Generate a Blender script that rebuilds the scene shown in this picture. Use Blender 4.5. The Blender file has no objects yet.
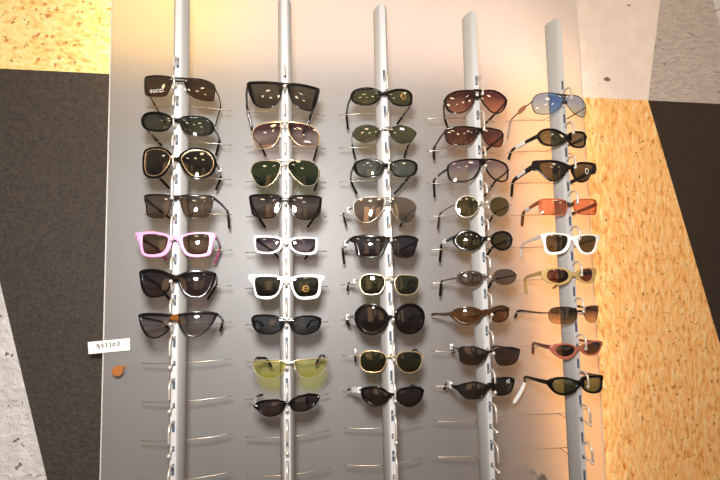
# Sunglasses on five wall rails in front of a frosted panel
FLASH=10.8; DOWN=6; WASH=4.3; ORANGE_FILL=1.2; WORLD=.55
GAP_FILL=[(-.05,.27,.35,.28,.7,(1,.8,.5)),(.5,.25,.7,.3,.85,(1,.86,.80)),(.88,-.4,.2,1.2,2.3,(1,.83,.70))]
CAM=(0.21742, -0.78041, 1.49371)
CAMR=((0.988021, -0.153062, -0.019672), (0.008379, -0.074075, 0.997217), (0.154093, 0.985436, 0.071905))
FPX=415.719
BALL=[(0.00262, -0.07453), (-0.00444, -0.07508), (0.00151, -0.07548), (-0.0006, -0.07487), (-0.00125, -0.07489)]
WIRE=[(-0.01112, -0.07454), (-0.01378, -0.07525), (-0.01142, -0.07525), (-0.01317, -0.07508), (-0.01074, -0.07522)]
GLASSES=[
{'rail': 0, 'row': 0, 'Rw': 150, 'xo': 6.6, 'L': [(-55.2, 5.6), (-47.0, 7.7), (-29.4, 7.1), (-12.5, 4.9), (-2.6, 0.9), (-4.8, -12.5), (-12.1, -29.8), (-19.0, -33.8), (-30.3, -34.0), (-44.7, -32.2), (-53.9, -28.6), (-56.1, -18.8), (-56.8, -2.8)], 'R': [(16.9, 1.3), (32.6, 4.3), (49.6, 4.2), (63.7, 0.6), (69.9, -6.0), (69.4, -19.2), (67.3, -32.7), (61.1, -36.5), (47.0, -37.4), (32.9, -33.6), (22.9, -25.2), (17.9, -11.3)], 't': (2.2, 0.5, 0.8, 0.6), 'br': [[(-3.9, 3.4, -0.4), (6.7, 2.8, -0.0), (18.3, 3.4, -0.5)], [(-2.6, -2.3, -4.8), (6.8, -3.2, -6.4), (17.8, -3.1, -6.2)]], 'tl': [(-55.9, 19.1, -9.0), (-73.8, 123.0, -0.4), (-54.0, 138.0, -37.2)], 'tr': [(69.8, 19.6, -8.9), (62.6, 123.0, 0.0), (48.4, 138.0, -42.7)], 'kind': 'metal', 'fc': (30, 22, 16), 'lens': ((74, 51, 24), (113, 71, 33)), 'th': (2.5, 3), 'nose': 1, 'label': 'brown square-lens sunglasses with white lettering on one lens, topmost on the leftmost rail', 'text': ('L', -32.1, -23.5, 25.0)},
{'rail': 0, 'row': 1, 'Rw': 150, 'xo': 3.5, 'L': [(-53.5, 11.3), (-37.5, 13.1), (-19.0, 10.1), (-7.0, 4.8), (-2.6, -2.4), (-4.5, -13.3), (-9.7, -21.2), (-21.5, -25.1), (-36.9, -24.4), (-52.9, -19.1), (-60.4, -8.9), (-61.3, 2.2)], 'R': [(9.9, -1.9), (14.7, 3.7), (30.2, 7.0), (47.1, 7.5), (58.3, 4.5), (66.7, -3.0), (68.4, -12.9), (64.0, -22.7), (52.9, -28.5), (39.0, -30.9), (24.9, -29.1), (14.9, -21.9), (10.6, -12.8)], 't': (3.2, 2.2, 5, 2.6), 'br': [[(-5.2, 0.7, -8.6), (4.1, 0.0, -7.5), (11.5, 1.3, -9.6)]], 'tl': [(-58.4, 19.0, -7.3), (-71.1, 123.0, -0.7), (-60.6, 138.0, -13.6)], 'tr': [(68.2, 20.4, -13.6), (60.9, 123.0, -2.1), (49.8, 138.0, -32.6)], 'kind': 'plastic', 'fc': (9, 8, 7), 'lens': ((69, 64, 44), (93, 85, 61)), 'th': (4, 3), 'label': 'narrow black oval-lens sunglasses, second from top on the leftmost rail', 'tag': [('L', 0.62, 0.82, 'silver', 6)]},
{'rail': 0, 'row': 2, 'Rw': 150, 'xo': 7.5, 'L': [(-52.8, 17.5), (-39.9, 21.4), (-24.3, 21.2), (-9.2, 14.7), (-0.9, 3.9), (-1.6, -6.9), (-7.3, -19.2), (-16.9, -31.3), (-31.1, -37.0), (-46.9, -34.6), (-55.2, -26.3), (-57.9, -10.6), (-57.2, 8.0)], 'R': [(9.0, 2.5), (15.5, 12.0), (28.1, 19.5), (42.1, 21.6), (56.1, 20.0), (67.3, 11.9), (72.9, -1.6), (71.6, -14.5), (64.7, -27.9), (50.9, -36.1), (38.4, -37.9), (25.8, -32.4), (15.8, -20.4), (9.9, -6.7)], 't': (3.6, 3.6, 4, 3.8), 'br': [[(-2.6, 3.9, -6.3), (4.1, 0.9, -5.3), (10.7, 4.1, -7.3)]], 'tl': [(-55.8, 19.5, -10.6), (-62.3, 123.0, -8.1), (-42.8, 138.0, -31.2)], 'tr': [(73.3, 20.8, -6.1), (63.9, 123.0, -6.8), (50.1, 138.0, -32.6)], 'kind': 'plastic', 'fc': (11, 7, 5), 'lens': ((53, 39, 19), (74, 51, 28)), 'th': (4, 4), 'ring': (210, 165, 105), 'label': 'oversized round black sunglasses with gold rings around brown lenses', 'tag': [('R', 0.45, 0.95, 'silver', 5)]},
{'rail': 0, 'row': 3, 'Rw': 150, 'xo': 7.0, 'L': [(-53.7, 5.1), (-46.3, 9.3), (-29.1, 9.4), (-11.1, 7.7), (-0.8, 4.9), (1.3, -2.7), (-2.0, -14.8), (-7.7, -26.9), (-16.4, -34.3), (-29.9, -35.5), (-42.4, -32.6), (-47.9, -25.7), (-50.1, -10.3)], 'R': [(11.5, 5.0), (23.3, 8.3), (42.8, 8.8), (59.4, 8.6), (67.7, 4.5), (66.6, -9.7), (63.7, -22.3), (58.2, -32.5), (48.6, -35.3), (32.0, -35.8), (22.3, -31.4), (16.5, -20.8), (12.7, -8.7)], 't': (2.6, 1.2, 1.6, 1.4), 'br': [[(-1.7, 6.4, 0.3), (5.8, 6.1, -0.3), (12.6, 6.5, -0.2)]], 'tl': [(-51.3, 17.5, 2.1), (-59.1, 123.0, -3.9), (-42.0, 138.0, -19.3)], 'tr': [(68.9, 19.1, 3.8), (77.8, 123.0, -6.3), (78.3, 138.0, -40.9)], 'kind': 'plastic', 'fc': (31, 24, 19), 'lens': ((95, 71, 55), (124, 97, 79)), 'th': (5, 3.5), 'label': 'grey-brown flat-top square sunglasses with brown lenses, directly above the pink pair'},
{'rail': 0, 'row': 4, 'Rw': 190, 'xo': 2.6, 'L': [(-66.8, 13.5), (-54.8, 14.9), (-33.5, 14.9), (-15.8, 11.6), (-4.2, 6.9), (-0.7, -0.6), (-3.1, -12.5), (-8.1, -22.9), (-16.7, -29.3), (-32.7, -30.8), (-47.8, -28.6), (-54.7, -22.8), (-57.4, -12.9), (-60.1, -2.3), (-65.7, 5.4)], 'R': [(9.9, 5.3), (21.1, 9.9), (35.0, 13.0), (54.3, 13.9), (69.6, 12.7), (72.1, 7.5), (70.5, 1.3), (66.9, -5.9), (66.1, -15.7), (64.2, -24.9), (57.4, -30.1), (38.1, -31.8), (24.2, -28.4), (17.2, -20.2), (12.4, -9.7)], 't': (3.8, 2.4, 5.2, 3.4), 'Li': [(-53.1, 8.0), (-48.5, 10.5), (-33.4, 11.0), (-18.6, 8.6), (-8.5, 4.0), (-8.4, -3.5), (-11.1, -13.9), (-16.8, -21.9), (-31.3, -26.0), (-46.4, -24.5), (-51.1, -19.0), (-53.4, -7.0)], 'Ri': [(17.8, 3.8), (23.9, 7.7), (37.8, 10.3), (53.0, 10.5), (60.5, 7.2), (61.4, -3.5), (60.0, -15.8), (56.8, -24.0), (43.6, -27.3), (29.8, -25.4), (21.9, -18.8), (17.9, -8.2)], 'br': [[(-4.8, 9.0, -6.5), (3.7, 7.5, -0.0), (12.2, 8.3, -8.2)]], 'tl': [(-63.8, 17.9, 8.4), (-61.1, 123.0, -9.0), (-47.4, 138.0, -31.8)], 'tr': [(71.4, 19.0, 7.5), (63.2, 123.0, -6.4), (49.2, 138.0, -40.0)], 'kind': 'plastic', 'fc': (246, 150, 200), 'lens': ((78, 55, 36), (131, 97, 74)), 'th': (8, 5), 'tc': (150, 70, 108), 'label': 'pink plastic-framed sunglasses with brown gradient lenses'},
{'rail': 0, 'row': 5, 'Rw': 160, 'xo': 6.6, 'L': [(-59.4, 18.5), (-48.3, 22.7), (-32.9, 23.3), (-17.9, 20.6), (-3.4, 14.4), (6.6, 9.8), (5.2, 2.4), (-3.1, -12.2), (-11.5, -23.7), (-23.1, -27.9), (-38.1, -27.7), (-49.0, -21.7), (-55.7, -8.3), (-58.5, 6.6)], 'R': [(9.4, 8.2), (17.7, 14.6), (30.1, 19.1), (49.3, 19.3), (64.4, 16.6), (72.6, 11.3), (70.8, -2.4), (65.9, -14.4), (59.1, -24.7), (48.3, -30.5), (36.0, -30.5), (25.0, -26.3), (16.6, -17.1), (10.9, -3.7)], 't': (5, 2.2, 4.5, 2.4), 'br': [[(2.9, 12.8, -2.0), (8.5, 11.2, -0.6), (12.4, 13.5, -5.2)]], 'tl': [(-58.1, 19.2, 15.5), (-55.2, 123.0, -11.0), (-41.5, 138.0, -38.4)], 'tr': [(72.4, 20.0, 9.7), (56.2, 123.0, -10.2), (34.5, 138.0, -42.2)], 'kind': 'plastic', 'fc': (12, 8, 6), 'lens': ((54, 38, 40), (104, 76, 72)), 'th': (8, 4), 'label': 'black butterfly-shaped sunglasses with purple-brown lenses, directly below the pink pair'},
{'rail': 0, 'row': 6, 'Rw': 170, 'xo': 7.9, 'L': [(-59.4, 16.7), (-46.8, 19.7), (-25.6, 19.5), (-8.2, 17.9), (0.4, 15.3), (1.0, 5.1), (-2.2, -7.9), (-10.6, -17.8), (-20.6, -23.3), (-29.4, -25.2), (-39.9, -23.2), (-49.3, -14.5), (-55.8, -1.4), (-58.6, 8.8)], 'R': [(10.2, 15.0), (19.9, 18.1), (33.6, 19.9), (52.7, 20.0), (69.1, 17.2), (75.1, 12.8), (71.9, 2.5), (63.8, -10.2), (53.0, -20.3), (39.4, -25.5), (27.1, -23.2), (18.8, -14.6), (12.3, -2.6)], 't': (4.2, 1.9, 3.4, 2.2), 'br': [[(-2.5, 16.9, 3.2), (4.6, 15.8, 5.3), (12.1, 17.0, 1.5)]], 'tl': [(-58.0, 18.9, 13.1), (-51.1, 123.0, -8.2), (-42.4, 138.0, -24.6)], 'tr': [(75.7, 19.9, 12.7), (69.2, 123.0, -10.5), (60.1, 138.0, -34.8)], 'kind': 'plastic', 'fc': (18, 13, 9), 'lens': ((89, 78, 78), (152, 135, 128)), 'th': (5, 3.5), 'bc': (110, 64, 22), 'label': 'dark tortoiseshell cat-eye sunglasses with grey gradient lenses, lowest on the leftmost rail'},
{'rail': 1, 'row': 0, 'Rw': 190, 'xo': -1.1, 'L': [(-70.6, 12.0), (-56.1, 13.5), (-33.9, 12.3), (-11.9, 10.3), (-3.1, 8.0), (-5.1, -8.6), (-9.6, -25.1), (-18.4, -35.7), (-31.0, -40.2), (-46.7, -38.9), (-57.8, -32.0), (-65.1, -18.2), (-69.7, -3.0)], 'R': [(5.4, 7.8), (22.8, 10.7), (45.3, 9.7), (65.0, 7.3), (68.3, 3.9), (64.1, -13.8), (58.6, -31.6), (51.3, -41.1), (38.3, -41.2), (24.0, -36.8), (14.6, -28.8), (8.4, -14.4), (5.3, -3.1)], 't': (3.6, 1.5, 6, 1.6), 'br': [[(-5.6, 10.5, 3.3), (0.7, 9.8, 4.2), (7.6, 9.9, 3.3)]], 'tl': [(-70.7, 19.1, 9.1), (-83.9, 123.0, 7.5), (-73.2, 138.0, -42.4)], 'tr': [(66.7, 18.5, 2.3), (56.7, 123.0, -1.7), (35.6, 138.0, -48.3)], 'kind': 'plastic', 'fc': (11, 8, 7), 'lens': ((95, 76, 55), (114, 92, 72)), 'th': (5, 4), 'label': 'big black square sunglasses with brown lenses, topmost on the second rail from the left'},
{'rail': 1, 'row': 1, 'Rw': 170, 'xo': 2.2, 'L': [(-61.3, -7.9), (-51.7, 2.0), (-34.3, 6.5), (-15.5, 7.7), (-7.7, 5.1), (-8.4, -8.5), (-10.9, -21.5), (-18.8, -35.9), (-29.7, -43.1), (-43.9, -43.8), (-54.9, -39.9), (-60.3, -25.9)], 'R': [(5.8, 6.5), (19.0, 8.2), (38.0, 6.7), (54.2, 2.8), (63.2, -5.8), (65.7, -18.7), (65.3, -30.4), (53.7, -36.2), (37.6, -37.9), (23.4, -34.8), (12.5, -24.1), (6.3, -8.1)], 't': (1.6, 0.7, 0.9, 0.9), 'br': [[(-23.3, 9.0, 5.8), (0.2, 10.8, 7.3), (20.6, 10.3, 7.0)], [(-8.3, -1.4, -3.3), (-0.8, 0.1, -2.2), (6.4, -1.0, -2.9)]], 'tl': [(-63.0, 18.9, -15.6), (-54.2, 123.0, -3.4), (-44.8, 138.0, -23.0)], 'tr': [(67.2, 18.8, -11.6), (67.8, 123.0, -4.2), (59.0, 138.0, -32.2)], 'kind': 'metal', 'fc': (212, 180, 138), 'lens': ((95, 48, 44), (234, 174, 158)), 'th': (3, 3), 'tipc': (18, 15, 14), 'nose': 1, 'label': 'gold-topped sunglasses with plum gradient lenses and a small sticker on one lens', 'sticker': [('R', 42.5, -28.6, 'plate', 12, 3)]},
{'rail': 1, 'row': 2, 'Rw': 160, 'xo': 0.1, 'L': [(-64.6, -3.7), (-56.6, 5.3), (-40.8, 8.6), (-22.0, 8.0), (-10.3, 4.7), (-8.1, -2.6), (-11.3, -15.4), (-17.6, -28.1), (-28.5, -39.0), (-40.9, -42.8), (-51.9, -38.1), (-59.8, -26.5), (-64.2, -13.3)], 'R': [(4.3, -0.8), (10.6, 7.4), (27.8, 10.6), (46.9, 9.9), (59.9, 3.1), (64.7, -6.2), (63.5, -19.5), (57.8, -33.1), (46.4, -39.2), (33.7, -38.7), (22.7, -30.6), (13.5, -21.4), (6.4, -10.4)], 't': (0.9, 0.9, 1, 1), 'br': [[(-18.9, 9.9, 7.9), (-0.3, 10.6, 8.7), (18.4, 10.7, 8.7)], [(-8.7, 0.9, -1.7), (-1.6, 2.3, -0.3), (5.2, 1.1, -1.4)]], 'tl': [(-65.6, 19.9, -11.4), (-56.9, 123.0, -4.3), (-51.8, 138.0, -15.9)], 'tr': [(66.4, 20.2, -5.8), (67.1, 123.0, -5.0), (60.3, 138.0, -24.5)], 'kind': 'metal', 'fc': (184, 166, 136), 'lens': ((52, 57, 28), (59, 67, 35)), 'th': (2.5, 3), 'tipc': (18, 15, 14), 'nose': 1, 'label': 'gold wire teardrop aviator sunglasses with dark green lenses'},
{'rail': 1, 'row': 3, 'Rw': 180, 'xo': 0.6, 'L': [(-67.6, 17.0), (-56.6, 19.6), (-34.7, 19.7), (-13.1, 17.4), (-4.5, 10.5), (-6.4, 1.0), (-11.7, -13.2), (-19.5, -24.1), (-31.8, -27.6), (-47.3, -25.9), (-59.8, -21.4), (-64.5, -10.1), (-67.3, 5.9)], 'R': [(3.8, 9.9), (13.2, 16.4), (33.5, 18.3), (55.8, 18.2), (68.8, 14.9), (68.7, 3.4), (66.8, -11.3), (60.2, -23.6), (45.6, -29.2), (29.9, -29.6), (17.5, -24.1), (8.3, -11.6), (4.7, -0.6)], 't': (2.8, 2, 3.6, 2.2), 'br': [[(-6.3, 12.0, 5.7), (-0.2, 10.5, 6.0), (6.0, 12.1, 4.8)]], 'tl': [(-66.8, 19.1, 14.0), (-61.5, 123.0, -6.6), (-46.3, 138.0, -30.2)], 'tr': [(68.9, 19.4, 13.4), (62.3, 123.0, -6.5), (44.4, 138.0, -30.5)], 'kind': 'plastic', 'fc': (15, 11, 9), 'lens': ((78, 62, 55), (109, 85, 72)), 'th': (4, 4), 'label': 'dark brown square sunglasses directly below the gold aviator pair'},
{'rail': 1, 'row': 4, 'Rw': 170, 'xo': 0.7, 'L': [(-58.3, 14.5), (-47.4, 16.3), (-28.8, 14.9), (-13.5, 12.8), (-5.9, 8.6), (-5.7, -2.3), (-9.1, -10.0), (-18.3, -16.1), (-30.5, -18.6), (-44.4, -17.1), (-55.2, -13.7), (-57.4, -1.1)], 'R': [(5.4, 7.0), (12.5, 10.7), (29.6, 12.6), (48.5, 11.9), (59.7, 9.8), (59.2, -2.3), (57.1, -16.7), (44.9, -20.8), (29.3, -19.8), (15.4, -15.0), (7.8, -7.1)], 't': (1.8, 1.8, 2.2, 1.9), 'Li': [(-55.2, 9.7), (-50.5, 12.4), (-31.9, 12.5), (-15.1, 9.7), (-9.9, 5.5), (-11.2, -3.8), (-15.2, -9.9), (-25.9, -14.4), (-38.2, -14.7), (-52.1, -11.3), (-55.2, -2.8)], 'Ri': [(10.3, 4.4), (17.1, 8.2), (32.7, 10.1), (51.6, 9.7), (56.4, 6.6), (55.3, -4.0), (53.0, -13.5), (41.8, -17.0), (27.7, -16.3), (17.0, -11.9), (10.9, -4.0)], 'br': [[(-8.0, 8.3, -1.0), (-0.1, 6.4, 1.4), (7.3, 7.6, -1.8)]], 'tl': [(-57.5, 16.4, 11.4), (-30.5, 123.0, -7.5), (-19.7, 138.0, -19.6)], 'tr': [(59.7, 16.7, 7.3), (52.5, 123.0, -6.1), (37.2, 138.0, -26.0)], 'kind': 'plastic', 'fc': (240, 238, 236), 'lens': ((61, 48, 52), (120, 97, 98)), 'th': (5, 4), 'tc': (26, 22, 22), 'label': 'narrow white rectangular sunglasses with purple-grey lenses, upper of two white pairs on the second rail'},
{'rail': 1, 'row': 5, 'Rw': 190, 'xo': 1.5, 'L': [(-68.6, 18.3), (-56.8, 19.3), (-32.2, 18.5), (-13.9, 15.7), (-4.8, 10.9), (-5.5, 1.7), (-10.1, -10.5), (-17.2, -21.0), (-30.8, -26.8), (-46.1, -25.6), (-55.3, -21.2), (-58.4, -11.1), (-61.4, 2.2), (-68.3, 9.7)], 'R': [(6.7, 10.6), (16.6, 14.7), (35.1, 16.8), (57.1, 15.7), (71.6, 12.8), (70.6, 6.5), (65.9, 0.6), (64.8, -11.3), (61.4, -23.8), (51.8, -28.6), (31.5, -29.3), (19.3, -25.1), (11.7, -12.6), (6.7, 1.4)], 't': (2.6, 3.2, 6, 3.4), 'Li': [(-56.8, 10.4), (-53.1, 14.0), (-35.2, 14.6), (-15.5, 13.0), (-10.3, 8.0), (-11.0, -1.2), (-14.1, -11.9), (-21.7, -20.0), (-36.9, -22.1), (-50.0, -20.4), (-54.7, -13.6), (-57.4, -0.4)], 'Ri': [(12.8, 6.8), (19.0, 11.6), (35.1, 12.4), (55.5, 11.0), (60.2, 6.8), (60.7, -4.9), (58.3, -16.4), (52.9, -22.4), (36.2, -24.5), (23.0, -22.5), (15.7, -12.7), (12.7, -1.8)], 'br': [[(-7.9, 13.4, 1.1), (0.6, 10.2, 3.1), (9.2, 13.1, 0.7)]], 'tl': [(-66.8, 18.7, 12.1), (-56.7, 123.0, -5.9), (-55.1, 138.0, -13.6)], 'tr': [(70.0, 18.8, 9.0), (62.3, 123.0, -5.2), (57.5, 138.0, -12.9)], 'kind': 'plastic', 'fc': (242, 240, 238), 'lens': ((50, 48, 34), (48, 44, 32)), 'th': (7, 5), 'tc': (200, 190, 170), 'label': 'chunky white sunglasses with dark green lenses and a round gold-black sticker', 'sticker': [('R', 36.4, -9.3, 'round', 12, 12)], 'rivet': [(-61.4, 12.6), (65.1, 7.9)]},
{'rail': 1, 'row': 6, 'Rw': 130, 'xo': 0.5, 'L': [(-64.2, 13.1), (-58.8, 18.7), (-41.7, 20.6), (-23.4, 19.2), (-8.3, 14.3), (-0.8, 8.9), (-3.9, 0.5), (-10.0, -9.9), (-22.1, -15.6), (-38.8, -16.4), (-52.6, -12.6), (-61.0, -3.6), (-63.6, 5.5)], 'R': [(3.7, 7.8), (14.4, 13.4), (34.4, 16.3), (53.2, 14.0), (64.4, 8.4), (65.3, -1.1), (60.9, -11.6), (49.6, -17.6), (34.0, -19.9), (20.2, -17.4), (11.2, -10.8), (6.1, -1.4)], 't': (2.8, 2.6, 5.5, 2.6), 'br': [[(-6.5, 12.1, 3.6), (1.6, 10.0, 5.8), (9.8, 11.5, 1.5)]], 'tl': [(-63.6, 22.3, 11.5), (-55.1, 123.0, -7.2), (-52.9, 138.0, -16.9)], 'tr': [(64.8, 22.3, 6.7), (50.0, 123.0, -6.7), (40.4, 138.0, -23.1)], 'kind': 'plastic', 'fc': (16, 13, 12), 'lens': ((61, 61, 62), (76, 76, 78)), 'th': (4.5, 4), 'label': 'dark brown oval wrap sunglasses with blue-grey lenses, directly above the yellow-lens pair'},
{'rail': 1, 'row': 7, 'Rw': 130, 'xo': 6.9, 'L': [(-61.4, 8.7), (-48.3, 12.3), (-26.9, 13.3), (-8.8, 11.9), (-2.8, 7.8), (-4.4, -4.1), (-10.4, -14.3), (-21.0, -20.1), (-34.6, -21.4), (-48.4, -17.7), (-57.7, -10.7), (-62.4, -0.4)], 'R': [(13.8, 10.0), (27.4, 12.0), (49.0, 11.3), (68.1, 9.4), (76.2, 3.8), (73.7, -7.5), (64.5, -18.3), (51.7, -23.1), (36.2, -23.5), (24.1, -17.8), (16.6, -6.7), (13.7, 2.5)], 't': (1.2, 0.7, 1.2, 1), 'br': [[(-4.3, 9.7, 6.4), (4.7, 8.4, 4.2), (15.3, 9.9, 6.0)]], 'tl': [(-62.8, 24.9, 7.8), (-59.6, 69.0, 5.4), (-45.1, 123.0, -5.6), (-34.8, 138.0, -26.6)], 'tr': [(75.9, 24.6, 4.3), (75.2, 68.9, 2.4), (69.3, 123.0, -5.7), (59.2, 138.0, -27.2)], 'kind': 'metal', 'fc': (205, 190, 170), 'lens': ((184, 164, 72), (172, 154, 66)), 'th': (5, 5), 'tipc': (18, 15, 14), 'nose': 1, 'label': 'sunglasses with pale yellow lenses and a thin silver half rim', 'sticker': [('R', 56.8, 1.8, 'mark', 9, 3)]},
{'rail': 1, 'row': 8, 'Rw': 130, 'xo': 0.8, 'L': [(-60.0, 7.3), (-46.7, 14.9), (-30.1, 17.4), (-12.2, 17.1), (-1.8, 11.6), (-3.3, 4.3), (-9.3, -5.7), (-18.3, -11.2), (-31.7, -13.2), (-45.3, -9.5), (-52.9, -2.2), (-59.1, 1.5)], 'R': [(4.2, 11.2), (13.2, 19.3), (29.9, 22.5), (48.3, 21.6), (61.5, 15.2), (59.2, 8.1), (52.8, 0.3), (41.8, -6.2), (26.5, -8.0), (13.0, -4.3), (6.2, 3.1)], 't': (2.8, 1.8, 5, 2.6), 'br': [[(-6.8, 14.8, 7.5), (1.5, 12.9, 8.4), (9.9, 15.2, 5.7)]], 'tl': [(-57.6, 19.5, 8.1), (-62.2, 123.0, -6.9), (-53.3, 138.0, -9.1)], 'tr': [(60.9, 20.3, 12.0), (40.6, 123.0, -8.4), (38.7, 138.0, -32.8)], 'kind': 'plastic', 'fc': (8, 7, 7), 'lens': ((56, 44, 44), (63, 48, 46)), 'th': (4, 4), 'tc': (190, 190, 190), 'tipc': (18, 15, 14), 'label': 'small tilted black oval sunglasses, lowest on the second rail from the left', 'rivet': [(-55.0, 5.3), (57.7, 14.5)]},
{'rail': 2, 'row': 0, 'Rw': 140, 'xo': -6.2, 'L': [(-70.2, -6.9), (-63.7, 0.8), (-49.3, 4.3), (-33.1, 4.0), (-18.5, -0.3), (-10.9, -5.2), (-12.2, -15.5), (-19.0, -25.8), (-32.3, -32.4), (-48.4, -31.5), (-62.6, -26.0), (-69.4, -17.2)], 'R': [(1.6, -6.3), (10.5, 0.3), (28.6, 5.4), (45.6, 5.8), (56.1, -0.2), (57.7, -11.4), (54.5, -22.6), (42.6, -28.5), (25.7, -31.2), (11.5, -27.7), (3.1, -18.1)], 't': (3, 2.6, 4.6, 3), 'br': [[(-13.5, -3.6, -14.2), (-6.2, -5.7, -12.6), (4.1, -2.7, -13.3)]], 'tl': [(-70.1, 20.9, -11.6), (-66.9, 123.0, -7.8), (-61.7, 138.0, -38.1)], 'tr': [(54.8, 19.4, -20.5), (64.9, 123.0, -6.8), (53.3, 138.0, -22.3)], 'kind': 'plastic', 'fc': (12, 9, 7), 'lens': ((90, 81, 39), (100, 90, 46)), 'th': (4, 3), 'label': 'black oval sunglasses with olive lenses, one with a round sticker, topmost on the middle rail', 'sticker': [('R', 35.6, -9.7, 'round', 11, 14)]},
{'rail': 2, 'row': 1, 'Rw': 130, 'xo': -1.8, 'L': [(-67.9, -9.9), (-59.9, 0.3), (-44.0, 4.8), (-28.1, 2.1), (-16.9, -4.2), (-13.8, -12.6), (-20.6, -24.3), (-32.0, -31.3), (-46.3, -32.4), (-58.8, -25.9), (-66.5, -17.5)], 'R': [(3.1, -8.8), (10.1, -0.7), (26.2, 4.8), (44.8, 3.9), (58.5, -0.6), (64.4, -6.3), (57.8, -18.0), (45.7, -28.5), (28.7, -32.9), (14.6, -29.4), (6.2, -20.5)], 't': (0.9, 1, 2.2, 0.8), 'br': [[(-15.9, -4.2, -6.9), (-5.2, -2.4, -5.4), (4.9, -3.7, -6.4)]], 'tl': [(-67.8, 23.3, -8.5), (-54.8, 123.0, -5.1), (-46.0, 138.0, -31.2)], 'tr': [(64.7, 23.2, -5.3), (72.7, 123.0, -3.6), (68.2, 138.0, -26.7)], 'kind': 'metal', 'fc': (60, 56, 50), 'lens': ((100, 88, 48), (105, 92, 55)), 'th': (3, 3), 'tc': (170, 165, 155), 'tipc': (18, 15, 14), 'bc': (190, 185, 175), 'nose': 1, 'label': 'thin-rimmed pointed-oval sunglasses with olive lenses, second from top on the middle rail', 'sticker': [('R', 30.3, -2.9, 'plate', 9, 4)]},  # plate entry draws a plain white rectangle on the right lens
{'rail': 2, 'row': 2, 'Rw': 130, 'xo': -1.7, 'L': [(-67.5, 0.8), (-59.6, 8.4), (-42.2, 12.0), (-23.1, 9.5), (-9.6, 3.7), (-7.8, -5.6), (-12.4, -17.2), (-23.9, -25.3), (-41.4, -26.3), (-57.0, -21.9), (-65.2, -12.8)], 'R': [(3.0, -0.4), (11.8, 6.6), (31.5, 12.0), (52.3, 11.3), (64.1, 5.1), (63.7, -7.0), (57.2, -17.4), (39.6, -24.3), (21.4, -25.3), (9.3, -20.2), (3.5, -10.4)], 't': (2.4, 2.2, 4.8, 2.4), 'br': [[(-10.9, 3.7, -7.3), (-3.0, 1.1, -6.2), (5.8, 3.0, -7.3)]], 'tl': [(-68.1, 23.5, -3.9), (-60.4, 123.0, -7.5), (-43.8, 138.0, -35.6)], 'tr': [(64.1, 22.9, -5.0), (72.6, 123.0, -0.6), (42.3, 138.0, -35.3)], 'kind': 'plastic', 'fc': (13, 11, 9), 'lens': ((95, 92, 77), (114, 113, 96)), 'th': (4, 4), 'label': 'black oval sunglasses with grey-green lenses, third from top on the middle rail'},
{'rail': 2, 'row': 3, 'Rw': 140, 'xo': -5.7, 'L': [(-70.0, -7.3), (-64.5, 3.9), (-50.4, 9.6), (-31.4, 10.6), (-13.6, 8.7), (-8.8, 3.8), (-10.7, -7.7), (-17.6, -22.4), (-30.8, -35.2), (-46.6, -40.6), (-59.0, -35.8), (-67.2, -23.9)], 'R': [(1.3, 7.2), (15.1, 10.8), (33.0, 10.0), (49.7, 4.4), (58.5, -5.1), (56.9, -17.0), (52.4, -30.7), (42.5, -40.5), (29.6, -41.6), (15.6, -33.7), (5.7, -19.1), (1.0, -4.3)], 't': (0.8, 0.7, 0.8, 0.7), 'br': [[(-12.6, 9.0, 6.4), (-3.6, 10.4, 7.4), (4.7, 9.2, 6.6)], [(-11.0, -3.4, -6.1), (-4.0, -2.1, -4.7), (2.4, -3.3, -6.0)]], 'tl': [(-70.8, 21.5, -8.7), (-78.1, 123.0, -7.3), (-69.3, 138.0, -33.4)], 'tr': [(59.5, 21.4, -8.3), (70.3, 123.0, -6.0), (53.2, 138.0, -35.4)], 'kind': 'metal', 'fc': (150, 140, 125), 'lens': ((114, 81, 57), (131, 97, 72)), 'th': (2.5, 3.5), 'tipc': (18, 15, 14), 'nose': 1, 'label': 'rimless teardrop sunglasses with mirrored brown lenses on the middle rail', 'mir': 0.2, 'tag': [('L', 0.35, 0.75, 'white', 9)]},
{'rail': 2, 'row': 4, 'Rw': 150, 'xo': -7.8, 'L': [(-75.4, 6.0), (-67.5, 10.5), (-45.7, 12.0), (-23.5, 10.2), (-7.3, 6.8), (-4.2, -0.6), (-8.4, -10.3), (-13.9, -21.5), (-21.2, -30.4), (-37.2, -33.3), (-55.9, -31.6), (-64.5, -26.9), (-67.7, -13.8), (-70.0, -3.4), (-75.2, -0.6)], 'R': [(1.9, 0.9), (11.3, 8.1), (30.7, 10.9), (53.1, 8.1), (59.6, 3.2), (58.5, -6.8), (52.0, -23.5), (44.1, -32.4), (27.6, -34.3), (13.6, -31.5), (5.3, -21.8), (2.3, -8.8)], 't': (3.6, 2, 4.6, 2.6), 'br': [[(-9.2, 8.1, -5.5), (-2.3, 6.8, -0.3), (5.4, 7.4, -5.6)]], 'tl': [(-76.2, 21.9, 4.4), (-80.8, 123.0, -6.9), (-75.6, 138.0, -41.3)], 'tr': [(59.9, 21.4, 1.6), (62.2, 123.0, -7.3), (36.0, 138.0, -20.5)], 'kind': 'plastic', 'fc': (20, 15, 13), 'lens': ((58, 48, 50), (72, 57, 56)), 'th': (6, 4), 'label': 'big dark brown flat-top sunglasses with black lenses, white-tagged arm, on the middle rail', 'tag': [('L', 0.45, 0.95, 'white', 9)]},
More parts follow.
